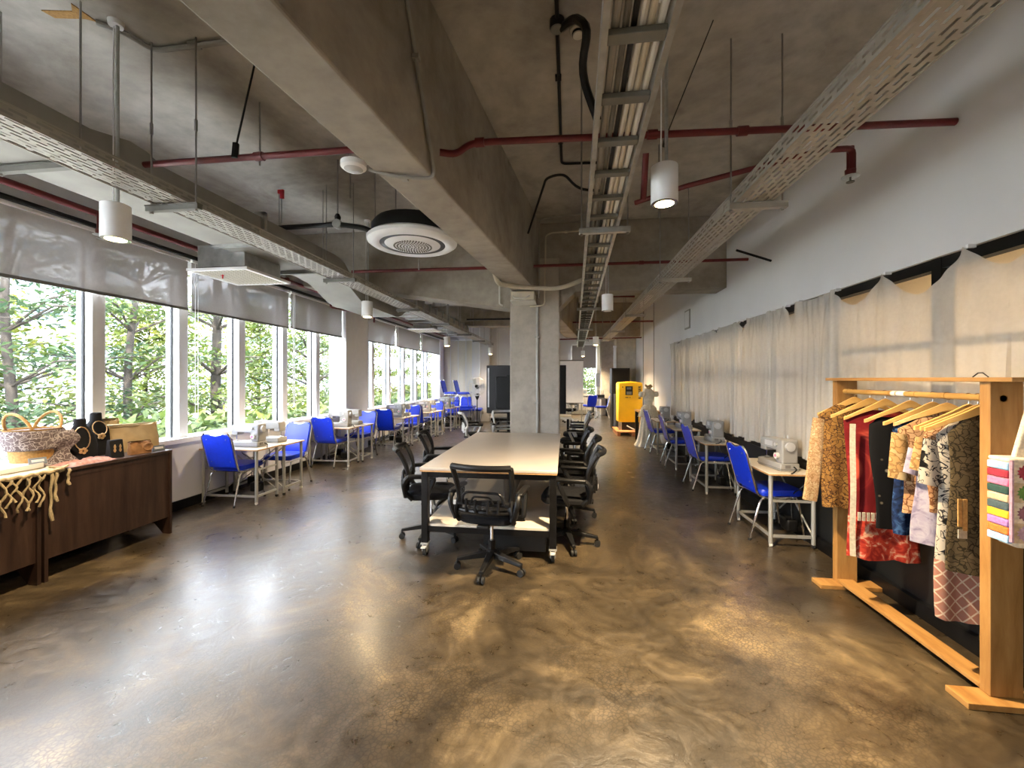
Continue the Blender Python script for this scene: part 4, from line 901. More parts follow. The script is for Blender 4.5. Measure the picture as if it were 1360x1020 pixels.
bust(-4.38, 3.44, .40, R(75), 'tall black velvet bust with a thick gold necklace', .13)
t = empty('earring_stand', 'small black earring stand in front of the tall bust', 'stand', (-4.10, 3.36, CT), R(75)); part('stand_block', MB().ext([(-.05, 0), (.05, 0), (.02, .16), (-.02, .16)], 'x', -.05, .05), 'black_velvet', t, .004)
for x in (-.02, .02): part('earring', MB().lathe([(.004, .05), (.011, .065), (.006, .085), (.010, .10), (.003, .12)], 8, c=(x, -.045, 0)), 'gold', t)
def soft_bag(name, label, loc, rz, lx, ly, h, mat, handle=False):
    t = empty(name, label, 'bag', loc, rz)
    def f(u, v):
        a = 2 * PI * u; c, s = math.cos(a), math.sin(a); k = (abs(c) ** 4 + abs(s) ** 4) ** -.25
        w = (1 - .82 * max(0, (v - .35) / .65) ** 1.2); z = h * v * (1 + .08 * math.cos(a * 2 + .5) * v) + .006 * math.sin(a * 9) * v
        return (lx / 2 * c * k * (1 - .04 * v + .03 * math.sin(5 * a) * v), ly / 2 * s * k * w + .012 * math.sin(a * 7 + v * 6) * v, max(0, z))
    b = MB().grid(f, 48, 12, True); b.f += [tuple(range(48))[::-1], tuple(11 * 48 + i for i in range(48))]
    part('bag_body', b, mat, t); part('seam', MB().tube([(lx / 2 * (k / 8 - 1) * .97, -ly * .02, h * (.985 + .08 * (k % 2) * .2)) for k in range(17)], .006, 6), mat, t)
    if handle: part('handle', MB().tube([(.05 + .04 * math.cos(a), -ly / 2 - .006, h * .55 + .035 * math.sin(a)) for a in [2 * PI * k / 14 for k in range(14)]], .006, 6, closed=True), 'brown_leather', t)
soft_bag('cloth_bag', 'large soft cream cloth bag lying at the counter end', (-4.33, 3.72, CT), R(75), .42, .17, .25, 'tan_cloth')
soft_bag('clutch_bag', 'small tan clutch with ring handle in front of the cream bag', (-4.07, 3.56, CT), R(80), .19, .06, .11, 'brown_leather', True)
soft_bag('cloth_bag', 'rolled cloth pouch standing behind the large cream bag', (-4.49, 3.60, CT), R(70), .20, .08, .30, 'tan_cloth')
def plate(x, y, z, label):
    t = empty('price_sign', label, 'sign', (x, y, z), R(70)); X = Matrix.Rotation(R(-25), 4, 'X')
    part('sign_block', MB().box(-.05, .05, -.004, .004, .005, .055, X), 'sign_grey', t); part('foot', BX(-.05, .05, 0, .03, 0, .008), 'sign_grey', t)
    part('print', MB().box(-.035, .035, -.0055, -.004, .030, .038, X).box(-.035, .035, -.0055, -.004, .020, .027, X), 'paper_white', t)
plate(-4.03, 3.72, CT, 'small grey price sign beside the tan clutch'); plate(-4.15, 2.83, CT + .04, 'small grey price sign on the white display tray')
t = empty('display_tray', 'white flat display tray on the macrame runner', 'tray', (-4.28, 2.68, CT + .012), R(4)); part('board', BX(-.16, .16, -.22, .16, 0, .03), 'paper_white', t, .006); part('lip', BX(-.165, .165, -.225, -.215, 0, .04).box(.155, .165, -.22, .16, 0, .04), 'paper_white', t, .004)
def lump(name, label, cat, loc, lx, ly, h, mat, seed):
    r_ = random.Random(seed); ph = [r_.uniform(0, 6) for _ in range(6)]
    def f(u, v):
        x, y = (u - .5) * lx, (v - .5) * ly; e = max(0, 1 - max(abs(2 * u - 1), abs(2 * v - 1)) ** 6)
        return (x * (1 + .05 * math.sin(9 * v + ph[0])), y * (1 + .06 * math.sin(11 * u + ph[1])), .004 + e * h * (.6 + .4 * math.sin(x * 60 + ph[2] + 2 * math.sin(y * 30)) * math.sin(y * 45 + ph[3])))
    m = MB().grid(f, 30, 30); o = one(name, m, mat, label, cat); o.location = loc; return o
lump('lace_cloth', 'crumpled pink lace cloth between basket and busts', 'cloth', (-4.10, 3.12, CT), .22, .36, .035, 'pink_lace', 4)
# macrame runner with hanging fringe
t = empty('macrame_runner', 'cream macrame runner with long knotted fringe over the counter front', 'runner', (-4.1, 2.5, CT))
part('woven_band', MB().grid(lambda u, v: (-.28 + .42 * u, -.42 + .78 * v, .008 + .004 * math.sin(u * 40) * math.sin(v * 60)), 24, 40).grid(lambda u, v: (-.28 + .42 * u, -.42 + .78 * v, .0015), 2, 2), 'cream_lace', t)
part('rolled_hem', MB().tube([(.148 + .008 * math.sin(k), -.42 + .78 * k / 30, .0 + .006 * math.sin(k * 2.1)) for k in range(31)], .016, 8), 'rope', t)
rg = random.Random(11)
for k in range(20):
    y = -.40 + .032 * k + rg.uniform(-.005, .005); ln = rg.uniform(.16, .26); ph = rg.uniform(0, 6)
    part('fringe_cord', MB().tube([(.158 + .012 * math.sin(j * .9 + ph), y + .014 * math.sin(j * 1.1 + ph), -.01 - ln * j / 9) for j in range(10)], [.006, .009, .006, .006, .009, .006, .006, .008, .006, .009], 6), 'rope', t)
for y, ln in ((.27, .38), (.30, .24), (.385, .13)): part('long_tassel', MB().tube([(.155 + .006 * math.sin(j), y + .006 * math.sin(j * 1.7), -ln * j / 8) for j in range(9)], [.009, .012, .009, .009, .009, .009, .009, .013, .010], 7), 'rope', t)
part('cord_loop', MB().tube([(.13 + .05 * math.sin(a), .33 + .06 * math.cos(a), .02 + .01 * math.sin(2 * a)) for a in [2 * PI * k / 16 for k in range(16)]], .009, 6, closed=True), 'rope', t)

# ================================================================== clothes rack
RX = 2.10
t = empty('clothes_rack', 'pine clothes rack with bamboo rail in front of the sheer curtains', 'clothes rack', (RX, 2.9, 0))
for y0 in (2.30, 3.45):
    y0 -= 2.9
    part('post', BX(-.055, .085, y0, y0 + .055, .03, 1.555), 'wood_pine', t, .003, smooth=False)
    part('foot', BX(-.20, .225, y0 - .06, y0 + .065, 0, .03), 'wood_pine_long', t, .003, smooth=False)
part('top_board', BX(-.075, .10, -.72, .66, 1.555, 1.577), 'wood_pine_long', t, .003, smooth=False)
part('bottom_board', BX(-.055, .055, -.545, .55, .035, .058), 'wood_pine_long', t, .003, smooth=False)
rail = part('bamboo_rail', MB().tube([(0, -.60 + 1.16 * k / 20, 1.475) for k in range(21)], .017, 12), 'bamboo', t)
for k in range(6): part('bamboo_node', MB().tube([(0, -.50 + .2 * k, 1.475), (0, -.488 + .2 * k, 1.475)], .0195, 12), 'bamboo', rail)
part('paper_tape', MB().tube([(0, -.02, 1.475), (0, .04, 1.475)], .0185, 12).tube([(0, .05, 1.475), (0, .085, 1.475)], .0185, 12), 'paper_white', rail)
part('wire', MB().tube([(-.02, -.55, 1.579), (0, -.50, 1.60), (.03, -.44, 1.60), (.04, -.40, 1.579)], .003, 5), 'black_plastic', t)
def hanger():
    t = empty('clothes_hanger', 'x', 'hanger')
    prof = []; N = 14
    up = lambda x: .02 - .115 * min(1, abs(x) / .21) ** 1.25 + .012 * math.exp(-(x / .05) ** 2)
    xs = [-.215 + .43 * k / (2 * N) for k in range(2 * N + 1)]
    poly = [(x, up(x)) for x in xs] + [(x, up(x) - (.022 + .024 * math.exp(-(x / .10) ** 2))) for x in xs[::-1]]
    n = len(poly); m = MB()
    for s in (-1, 1): m.v += [(x, s * .0075 + .045 * (x / .21) ** 2, z) for x, z in poly]
    h = len(xs)
    for i in range(h - 1): m.f += [(i, i + 1, n - 2 - i, n - 1 - i), (n + i + 1, n + i, n + n - 1 - i, n + n - 2 - i)]
    m.f += [((i + 1) % n, i, n + i, n + (i + 1) % n) for i in range(n)]
    part('shoulder_bar', m, 'hanger_wood', t, .002)
    part('hook', MB().tube([(0, 0, .02), (0, 0, .045)] + [(.020 * math.sin(a), 0, .066 - .021 * math.cos(a)) for a in [R(20 + 22 * k) for k in range(10)]], .002, 6), 'chrome', t)
    return t
hg = hanger()
HZ = 1.475 + .019 - .087
hy = [(3.345, 14, 'carrying the brown batik blouse'), (3.19, 6, 'bare tipped, between the batik blouse and the red cloth'), (3.05, 4, 'carrying the red tie dye cloth'), (2.85, 8, 'carrying the black cloth'), (2.69, 8, 'carrying the navy cloth'), (2.60, 24, 'carrying the cream sleeved batik shirt'), (2.475, 4, 'bare tipped, before the lilac top'), (2.425, 10, 'carrying the lilac and orange tops'), (2.40, 8, 'carrying the white print dress')]
for y, a, w in hy: put(hg, (RX, y, HZ), R(-a), 'pale wooden hanger ' + w, 'wooden hangers on the clothes rack')
def garment(name, label, cat, y, rz, w, zt, zb, mat, sleeve=None, seed=0, th=.022, flare=0., neck=.05, folds=5, hem=None, smat=None, drop=.10, xoff=0.):
    rg = random.Random(seed); ph = [rg.uniform(0, 6) for _ in range(5)]
    t = empty(name, label, cat, (RX + xoff, y, zb), R(rz)); H = zt - zb
    def f(u, v):
        a = 2 * PI * u; c, s = math.cos(a), math.sin(a)
        if v < .12: q = v / .12; hw = neck + (w - neck) * q; z = H - drop * q ** 1.2; tt = th * (.35 + .65 * q)
        else: q = (v - .12) / .88; hw = w * (1 + flare * q) - .012 * math.sin(q * 5 + ph[4]); z = (H - drop) * (1 - q); tt = th * (1 + .7 * q)
        x = hw * (abs(c) ** .75) * (1 if c >= 0 else -1)
        fold = .012 * (v ** .7) * math.sin(x / .2 * folds + ph[0] + 1.5 * v) + .006 * v * math.sin(x / .2 * folds * 2.3 + ph[1])
        zz = z + (.010 * math.sin(x * 30 + ph[2]) if v > .97 else 0)
        return (x, tt * s + fold + .045 * (x / .21) ** 2 * (1 - v), max(0, zz))
    part('garment_body', MB().grid(f, 44, 26, True), mat, t)
    if sleeve:
        ln, sw, ang = sleeve
        for s in (-1, 1):
            m = MB(); A = R(ang); ca, sa = math.cos(A), math.sin(A)
            def g(u, v):
                a = 2 * PI * u; r_ = sw * (1 - .12 * v); along = ln * v
                px = (w - .02) + along * sa + r_ * math.cos(a) * ca; pz = H - drop - .03 - along * ca + r_ * math.cos(a) * sa
                return (s * px, .022 * math.sin(a) * (1 - .2 * v) + .03 * (1 - v) + .006 * math.sin(px * 60), pz)
            m.grid(g, 18, 12, True); part('sleeve', m, smat or mat, t)
    if hem:
        hm, hh = hem
        part('hem_band', MB().grid(lambda u, v: (lambda p: (p[0] * 1.01, p[1] * 1.06, p[2]))(f(u, 1 - (1 - v) * hh / H)), 44, 6, True), hm, t)
    return t
garment('batik_blouse', 'brown gold leaf batik blouse with long pale sleeves at the rack end', 'shirt', 3.36, -10, .19, 1.40, .62, 'batik_gold', (.62, .055, 8), 1, smat='batik_pale', xoff=-.02)
g = garment('tie_dye_cloth', 'red tie dye cloth with white edge and fringed red border', 'cloth', 3.07, -4, .20, 1.36, .37, 'tie_dye_red', None, 2, hem=('red_border', .26), neck=.12, drop=.06)
for k in range(14): part('border_tab', BX(-.17 + .026 * k - .008, -.17 + .026 * k + .008, -.062, -.055, .265, .32), 'cream_lace', g)
part('pale_edge', MB().grid(lambda u, v: (-.212 + .030 * u, -.035 - .010 * u + .004 * math.sin(v * 9), .02 + .88 * v), 4, 20), 'cream_lace', g, label='bleached pale edge strip')
garment('black_cloth', 'plain black cloth with small pale sprigs between red and navy', 'cloth', 2.87, -6, .18, 1.33, .64, 'black_sprig', None, 3, neck=.14, drop=.05)
garment('navy_cloth', 'navy blue speckled cloth beside the black cloth', 'cloth', 2.72, -6, .17, 1.32, .66, 'navy_batik', None, 4, neck=.13, drop=.05)
garment('batik_shirt', 'brown batik shirt with cream short sleeves', 'shirt', 2.62, -14, .18, 1.38, .80, 'orange_batik', (.26, .06, 8), 5, smat='batik_cream')
garment('lilac_top', 'pale lilac loose top hanging beneath the batik shirts', 'shirt', 2.555, -14, .16, 1.30, .66, 'lilac_print', (.14, .05, 16), 6, flare=.08)
garment('orange_batik_top', 'orange brown batik top with short sleeves', 'shirt', 2.495, -14, .16, 1.37, .85, 'orange_batik', (.18, .055, 14), 7, smat='batik_cream')
garment('print_dress', 'white dress printed with black line figures and rose lattice hem', 'dress', 2.45, -12, .15, 1.37, .31, 'figure_print', (.24, .065, 10), 8, hem=('rose_lattice', .30))
garment('olive_shirt', 'dark olive batik shirt nearest the thick pine post', 'shirt', 2.405, -6, .135, 1.385, .58, 'olive_batik', None, 9)
t = empty('yellow_scarf', 'short yellow knitted scarf over the dark olive shirt', 'scarf', (2.0, 2.40, .76)); part('scarf_strip', BX(-.02, -.003, -.012, -.006, .06, .20).box(.001, .02, -.014, -.008, .04, .20), 'straw', t); part('fringe', BX(-.02, .02, -.012, -.008, 0, .045), 'cream_lace', t)
# crochet bag hung on the near post
def crochet():
    t = empty('crochet_bag', 'crochet tote with striped side and flower squares on the pine post', 'bag', (2.155, 2.215, .80))
    part('bag_body', MB().ext([(-.15, .05), (-.12, .0), (.14, -.02), (.16, .03), (.16, .40), (-.15, .40)], 'y', -.045, .045), 'yarn_cream', t, .012)
    cols = ['yarn_sky', 'yarn_wine', 'yarn_pink', 'yarn_pine', 'yarn_sand', 'yarn_slate', 'yarn_amber', 'yarn_violet', 'yarn_orange', 'yarn_sky']
    for k, c in enumerate(cols):
        z = .39 - .037 * (k + 1); part('stripe', BX(-.160, -.138, -.048, .048, z, z + .034), c, t, .005)
    part('edging', MB().tube([(-.148, -.052, .03), (-.148, -.052, .40)], .008, 6), 'yarn_mauve', t)
    for k, c in enumerate(('yarn_wine', 'yarn_leaf', 'yarn_plum', 'yarn_mauve')):
        zc = .345 - .092 * k
        for xx in (-.092, .004, .10):
            q = part('square', BX(xx - .045, xx + .045, -.050, -.044, zc - .044, zc + .044), 'yarn_cream' if k % 2 == 0 else 'yarn_sand', t)
            m = MB()
            for j in range(24):
                a = 2 * PI * j / 24; rr = .034 if j % 2 else .024; m.v.append((xx + rr * math.cos(a), -.053, zc + rr * math.sin(a)))
            m.f = [tuple(range(24))]; m.ext([(xx + (.034 if j % 2 else .024) * math.cos(2 * PI * j / 24), zc + (.034 if j % 2 else .024) * math.sin(2 * PI * j / 24)) for j in range(24)], 'y', -.054, -.049)
            part('flower', m, c, q)
    part('strap', MB().ext([(-.10, .39), (-.05, .39), (.02, .72), (.06, .735), (.10, .72), (.13, .39), (.16, .39), (.13, .74), (.06, .775), (-.01, .745)], 'y', -.012, .012), 'yarn_cream', t, .006); part('rim', BX(-.155, .165, -.050, .050, .388, .408), 'yarn_cream', t, .008)
crochet()

# ================================================================== far furniture
def screen():
    t = empty('screen_stand', 'large black screen on a wheeled stand seen from behind', 'screen', (-.83, 9.0, 0))
    part('screen_back', BX(-.86, .86, -.03, .03, .82, 1.86), 'tv_black', t, .01); part('screen_housing', BX(-.65, .65, -.07, -.03, .92, 1.62), 'black_plastic', t, .02)
    part('edge_trim', BX(-.83, -.80, -.036, -.03, .95, 1.80), 'silver_plastic', t)
    for x in (-.36, .36):
        part('upright', BX(x - .035, x + .035, -.13, -.07, .08, 1.65), 'black_paint', t); part('foot', BX(x - .03, x + .03, -.45, .35, .04, .09), 'black_paint', t)
        for y in (-.42, .32): part('caster', MB().tube([(x - .02, y, .03), (x + .02, y, .03)], .03, 12), 'dark_rubber', t)
    part('cross_bar', BX(-.36, .36, -.12, -.08, 1.30, 1.34).box(-.36, .36, -.12, -.08, 1.05, 1.09).box(-.36, .36, -.12, -.08, .40, .46), 'black_paint', t)
    part('cable', MB().tube(rnd([(.1, -.1, 1.5), (-.25, -.13, 1.1), (-.2, -.14, .95), (.15, -.14, .8), (.1, -.12, .5)], .1), .008, 6), 'black_plastic', t)
screen()
t = empty('meeting_table', 'pale table behind the column under the black screen', 'table', (-.75, 9.5, 0)); part('table_top', BX(-.9, .9, -.4, .4, .70, .73), 'laminate', t, .004)
for sx in (-1, 1):
    for sy in (-1, 1): part('leg', BX(sx * .82 - .025, sx * .82 + .025, sy * .34 - .025, sy * .34 + .025, 0, .70), 'black_paint', t)
def fan():
    t = empty('pedestal_fan', 'metal pedestal fan standing by the far pillar', 'fan', (-3.0, 14.2, 0))
    part('base', MB().lathe([(.22, 0), (.225, .015), (.19, .035), (.03, .05)], 24), 'black_plastic', t); part('pole', MB().tube([(0, 0, .04), (0, 0, 1.05)], .018, 10), 'black_plastic', t)
    part('motor_housing', MB().lathe([(.03, .85), (.07, .95), (.09, 1.04), (.06, 1.06)], 16), 'black_plastic', t)
    X = Matrix.Translation((0, -.08, 1.30)) @ Matrix.Rotation(R(80), 4, 'X')
    gm = MB()
    for r_, z in ((.32, 0), (.30, .05), (.30, -.05), (.22, .075), (.12, .085)): gm.tube([(r_ * math.cos(2 * PI * k / 28), r_ * math.sin(2 * PI * k / 28), z) for k in range(28)], .006 if z else .011, 5, closed=True, X=X)
    for k in range(20):
        a = 2 * PI * k / 20; c, s = math.cos(a), math.sin(a)
        gm.tube([(.05 * c, .05 * s, .09), (.22 * c, .22 * s, .075), (.32 * c, .32 * s, 0)], .0035, 4, X=X); gm.tube([(.05 * c, .05 * s, -.09), (.22 * c, .22 * s, -.075), (.32 * c, .32 * s, 0)], .0035, 4, X=X)
    c = part('guard', gm, 'silver_plastic', t); part('hub_cap', MB().lathe([(.045, .085), (.05, .09), (.03, .10)], 14, X=X), 'black_plastic', c)
    for k in range(3):
        a = 2 * PI * k / 3; part('blade', MB().grid(lambda u, v: tuple(X @ Vector((math.cos(a + (u - .5) * (.5 + .5 * v)) * (.04 + .24 * v), math.sin(a + (u - .5) * (.5 + .5 * v)) * (.04 + .24 * v), .03 * (u - .5)))), 6, 6), 'silver_plastic', t)
    part('motor', MB().tube([X @ Vector((0, 0, -.02)), X @ Vector((0, 0, -.16))], .07, 14), 'black_plastic', t)
fan()
# yellow compressor on a pallet
def compressor():
    t = empty('air_compressor', 'tall yellow machine cabinet with black control panel on a pallet', 'compressor', (1.83, 12.35, .13), 0)
    part('cabinet', MB().ext([(-.33, .22), (.33, .22), (.33, 1.30), (.30, 1.335), (0, 1.36), (-.30, 1.335), (-.33, 1.30)], 'y', -.30, .30), 'yellow_paint', t, .02)
    part('lower_body', BX(-.29, .31, -.27, .27, 0, .22), 'black_panel', t); part('side_skirt', BX(-.33, -.24, -.31, -.29, 0, .22), 'galv', t)
    p = part('control_panel', BX(-.14, .06, -.306, -.30, .98, 1.23), 'black_plastic', t); part('display', BX(-.10, .02, -.309, -.306, 1.14, 1.20), 'sign_grey', p); part('keypad', BX(-.11, .03, -.309, -.306, 1.00, 1.08), 'galv_dull', p)
    part('badge', BX(-.23, -.20, -.304, -.30, 1.19, 1.22), 'black_plastic', t); part('print_line', BX(-.14, -.06, -.303, -.30, .905, .925).box(-.03, 0, -.303, -.30, .905, .925), 'ink_dark', t)
    cu = bpy.data.curves.new('lettering', 'FONT'); cu.body = 'KAESER'; cu.size = .105; cu.extrude = .002; cu.space_character = 1.05; cu.offset = .003
    o = bpy.data.objects.new('lettering_source', cu); COL.objects.link(o); bpy.context.view_layer.update()
    me = bpy.data.meshes.new_from_object(o.evaluated_get(bpy.context.evaluated_depsgraph_get())); bpy.data.objects.remove(o)
    me.materials.clear(); l = link('lettering', me, 'ink_dark', t); l.rotation_euler = (R(90), R(-90), 0); l.location = (.285, -.303, .87)
    part('hose', MB().tube(rnd([(-.1, -.3, .12), (.1, -.45, .02), (.3, -.5, -.02), (.28, -.7, -.1)], .1), .02, 8), 'conduit_grey', t)
compressor()
t = empty('shipping_pallet', 'orange brown wooden pallet under the yellow machine', 'pallet', (1.86, 12.32, 0))
for k in range(6): part('deck_plank', BX(-.45, .43, -.62 + .2 * k, -.46 + .2 * k, .10, .128), 'pallet_wood', t)
for k in range(3): part('stringer', BX(-.43 + .39 * k, -.35 + .39 * k, -.62, .54, 0, .10), 'pallet_wood', t)
t = empty('equipment_rack', 'black equipment box behind the yellow machine', 'cabinet', (1.75, 13.6, 0)); part('body', BX(-.3, .25, -.3, .3, 1.1, 1.9), 'black_panel', t); part('stand', BX(-.28, -.24, -.28, .28, 0, 1.1).box(.19, .23, -.28, .28, 0, 1.1), 'black_paint', t); part('front_panel', BX(-.26, .21, -.31, -.3, 1.15, 1.85), 'black_plastic', t)
t = empty('workbench', 'orange wood bench with dark leg beside the yellow machine', 'bench', (2.05, 10.85, 0)); part('bench_top', BX(-.25, .25, -.35, .35, .74, .78), 'wood_pine_long', t)
for sx in (-1, 1):
    for sy in (-1, 1): part('leg', BX(sx * .2 - .04, sx * .2 + .04, sy * .3 - .03, sy * .3 + .03, 0, .74), 'wood_pine' if sx > 0 or sy < 0 else 'black_paint', t)
# dress form in a ruffled gown
def gown():
    t = empty('dress_form', 'dress form in a cream ruffled gown beside the last curtain side table', 'dress form', (1.95, 10.12, 0), R(20))
    prof = [(.30, .01), (.26, .15), (.20, .45), (.155, .70), (.15, .80)]
    part('skirt', MB().grid(lambda u, v: (lambda r_, z: (r_ * math.cos(2 * PI * u) * (1 + .07 * math.sin(2 * PI * u * 11)), r_ * math.sin(2 * PI * u) * (1 + .07 * math.sin(2 * PI * u * 11)), z))(.32 - .17 * v ** .5, .005 + .82 * v), 88, 10, True), 'ruffle', t)
    for k in range(5):
        z0 = .78 + .045 * k; r0 = .26 - .02 * k
        part('ruffle', MB().grid(lambda u, v: (lambda a, r_: (r_ * math.cos(a), r_ * math.sin(a) * .8, z0 - .09 * v ** 1.4 + .012 * math.sin(a * 13 + k) * v))(2 * PI * u, (.10 + (r0 - .10) * v) * (1 + .06 * v * math.sin(2 * PI * u * 9 + k))), 72, 6, True), 'ruffle', t)
    part('bodice', MB().lathe([(.11, .92), (.10, 1.0), (.135, 1.14), (.14, 1.22), (.10, 1.30), (.05, 1.34)], 24, sy=.75), 'ruffle', t); part('neck', MB().lathe([(.05, 1.33), (.045, 1.40), (.03, 1.41)], 16), 'tan_cloth', t)
    for s in (-1, 1): part('puff_sleeve', MB().lathe([(.03, -.06), (.07, -.04), (.08, 0), (.07, .05), (.03, .07)], 14, c=(s * .17, 0, 1.20)), 'ruffle', t)
    m = MB()
    for k in range(9): a = 2 * PI * k / 9; m.lathe([(.01, -.02), (.028, 0), (.01, .02)], 8, c=(.07 * math.cos(a), .05 * math.sin(a), 1.40 + .02 * math.sin(3 * a)))
    part('flower_collar', m, 'tan_cloth', t)
gown()
t = empty('whiteboard', 'tall white board standing behind the black screen', 'board', (.33, 14.5, 0)); part('panel', BX(-.62, .30, -.015, .015, .75, 2.18), 'white_paint', t); part('frame', BX(-.63, .31, -.02, .02, 2.18, 2.21).box(-.63, .31, -.02, .02, .72, .75), 'galv_dull', t)
for x in (-.55, .24): part('leg', BX(x - .02, x + .02, -.02, .02, 0, .75), 'galv_dull', t); part('foot', BX(x - .03, x + .03, -.25, .25, 0, .04), 'galv_dull', t)
t = empty('grey_desk', 'grey desk with equipment below the far end window', 'desk', (.75, 18.9, 0)); part('desk_body', BX(-.45, .45, -.35, .35, .02, .82), 'galv_dull', t, .01); part('desk_top', BX(-.48, .48, -.38, .38, .82, .86), 'machine_grey', t)
for k in range(3): part('drawer', BX(-.4 + .27 * k, -.15 + .27 * k, -.362, -.35, .2, .75), 'conduit_grey', t)
t = empty('desk_monitor', 'small grey box machine on the far grey desk', 'machine', (.85, 18.85, .86)); part('box', BX(-.13, .13, -.12, .12, 0, .26), 'conduit_grey', t, .02); part('screen', BX(-.10, .10, -.125, -.12, .06, .2), 'sign_grey', t)
t = empty('side_desk', 'dark desk with tools beside the far end column', 'desk', (1.5, 18.0, 0)); part('desk_top', BX(-.35, .3, -.2, .2, .72, .76), 'machine_dark', t)
for sx in (-.3, .25):
    for sy in (-.16, .16): part('leg', BX(sx - .02, sx + .02, sy - .02, sy + .02, 0, .72), 'black_paint', t)
t = empty('tool_caddy', 'black tool caddy on the dark far desk', 'caddy', (1.5, 18.0, .76)); part('tray', BX(-.16, .16, -.1, .1, 0, .14), 'black_plastic', t)
for k in range(4): part('tool', MB().tube([(-.1 + .07 * k, 0, .1), (-.1 + .07 * k, .02, .32)], .014, 6), 'machine_dark', t)
t = empty('pinned_notice', 'small framed notice on the pale far blind', 'notice', (1.72, 20.68, 1.2)); part('frame', BX(-.2, .2, -.012, -.006, 0, .62), 'conduit_grey', t); part('sheet', BX(-.18, .18, -.016, -.01, .02, .60), 'paper_white', t); part('mark', BX(.03, .07, -.019, -.015, .05, .2), 'ink_dark', t)
t = empty('wall_column_cable', 'white riser duct beside the far concrete column', 'riser', (1.66, 14.15, 0)); part('riser_body', BX(-.06, .03, -.04, .04, 0, 2.6), 'white_paint', t); part('riser_cap', BX(-.07, .04, -.05, .05, 2.6, 2.66), 'white_paint', t)
t = empty('wall_socket', 'white double socket low on the grey far pillar', 'socket', (-3.25, 15.13, .42)); part('plate', BX(-.06, .06, -.012, .02, 0, .09), 'white_paint', t); part('plug', BX(-.03, .0, -.04, -.012, .03, .06), 'black_plastic', t)

# ================================================================== outdoors
struct('ground', BX(-60, -4.9, -40, 70, -1.0, -.6), 'grass'); struct('pavement', BX(-8.0, -4.9, -40, 70, -.6, -.56), 'road'); struct('roadway', BX(-24, -15.5, -40, 70, -.6, -.57), 'road'); struct('far_ground', BX(-10, 40, 21.2, 70, -1.0, -.6), 'grass')
def tree(label, x, y, h, cr, tiers, leaves, lmat, seed, lean=(0, 0), tr=.13, size=.16, base=.9, dense=False, group='trees outside the windows'):
    rg = random.Random(seed); t = empty('broadleaf_tree', label, 'tree', (x, y, -.6), 0, group); tr *= .68
    top = lambda z: (lean[0] * z / h + .12 * math.sin(z * .9 + seed), lean[1] * z / h + .1 * math.sin(z * .7 + seed * 2), z)
    part('trunk', MB().tube([top(h * .96 * k / 12) for k in range(13)], [tr * (1 - .75 * k / 12) for k in range(13)], 9), 'bark', t)
    m = MB(); br_ = MB()
    for i in range(tiers):
        z = base + (h - base) * (i + .5) / tiers; R_ = cr * (1 - .62 * (i / tiers) ** 1.5) * rg.uniform(.8, 1.1); c = Vector(top(z))
        for k in range(5):
            a = 2 * PI * (k + rg.random()) / 5; L = R_ * rg.uniform(.6, 1); e = c + Vector((L * math.cos(a), L * math.sin(a), .25 + rg.uniform(-.15, .2)))
            br_.tube([c - Vector((0, 0, .3)), (c + e) / 2 + Vector((0, 0, .06)), e], [tr * .30, tr * .2, tr * .07], 5)
            for _ in range(int(leaves * (1.5 if dense else .8)) // (5 * tiers)):
                u = rg.random() ** .7; p = c.lerp(e, u) + Vector((rg.gauss(0, .28 * R_ * .6), rg.gauss(0, .28 * R_ * .6), rg.gauss(0, .30 if dense else .13) + .05))
                s = size * .52 * rg.uniform(.6, 1.25); q = Euler((rg.uniform(-.7, .7), rg.uniform(-.7, .7), rg.uniform(0, 6.3))).to_matrix()
                m.add([p + q @ Vector(w) for w in ((-s, 0, 0), (0, -s * .45, .02), (s, 0, 0), (0, s * .45, .02))], [(0, 1, 2, 3)])
    part('branches', br_, 'bark', t, kind='stuff')
    me = bpy.data.meshes.new('foliage'); me.from_pydata(m.v, [], m.f); o = link('foliage', me, lmat, t); o['kind'] = 'stuff'
tree('slim tiered tree right outside the counter windows', -9.5, 6.0, 8.5, 2.6, 8, 5200, 'leaf_deep', 1, (.2, .3))
tree('straight trunked tree outside the first sewing tables', -8.9, 7.6, 8.0, 2.3, 7, 4000, 'leaf_mid', 2, (0, .3), .13)
tree('thick leaning tree outside between the sewing tables', -8.4, 9.3, 8.6, 2.4, 7, 3800, 'leaf_mid', 3, (.5, -.9), .20)
tree('deep green spreading tree beside the flag pole', -10.5, 3.9, 8.0, 3.2, 9, 7000, 'leaf_deep', 4, (0, .2))
tree('bluish green tree beyond the basket window', -11.5, .9, 8.4, 3.2, 9, 7000, 'leaf_deep', 5)
tree('tree outside the white window pillar', -8.6, 13.0, 8.0, 2.6, 8, 9000, 'leaf_mid', 6, (.2, 0), .18)
tree('bright tree outside the far windows', -8.4, 17.0, 8.0, 2.8, 8, 12000, 'leaf_lime', 7)
tree('tall bright tree beyond the end of the window row', -8.0, 21.5, 8.5, 3.0, 8, 13000, 'leaf_mid', 8)
tree('lime tree farther off behind the sewing tables', -14.0, 12.5, 4.6, 3.2, 6, 5200, 'leaf_lime', 9, dense=True, size=.2)
tree('lime tree farther off behind the leaning trunk', -14.2, 18.0, 5.0, 3.4, 7, 5600, 'leaf_lime', 10, dense=True, size=.2)
tree('lime tree across the road behind the far windows', -14.5, 25.0, 7.5, 3.8, 8, 6500, 'leaf_lime', 11, dense=True, size=.22)
tree('low lime tree across the lawn behind the flag pole', -14.0, 7.4, 4.0, 3.0, 6, 5500, 'leaf_lime', 12, dense=True, size=.2)
tree('young tree across the lawn behind the basket', -14.8, 2.6, 4.2, 3.0, 5, 3600, 'leaf_mid', 13, dense=True, size=.2)
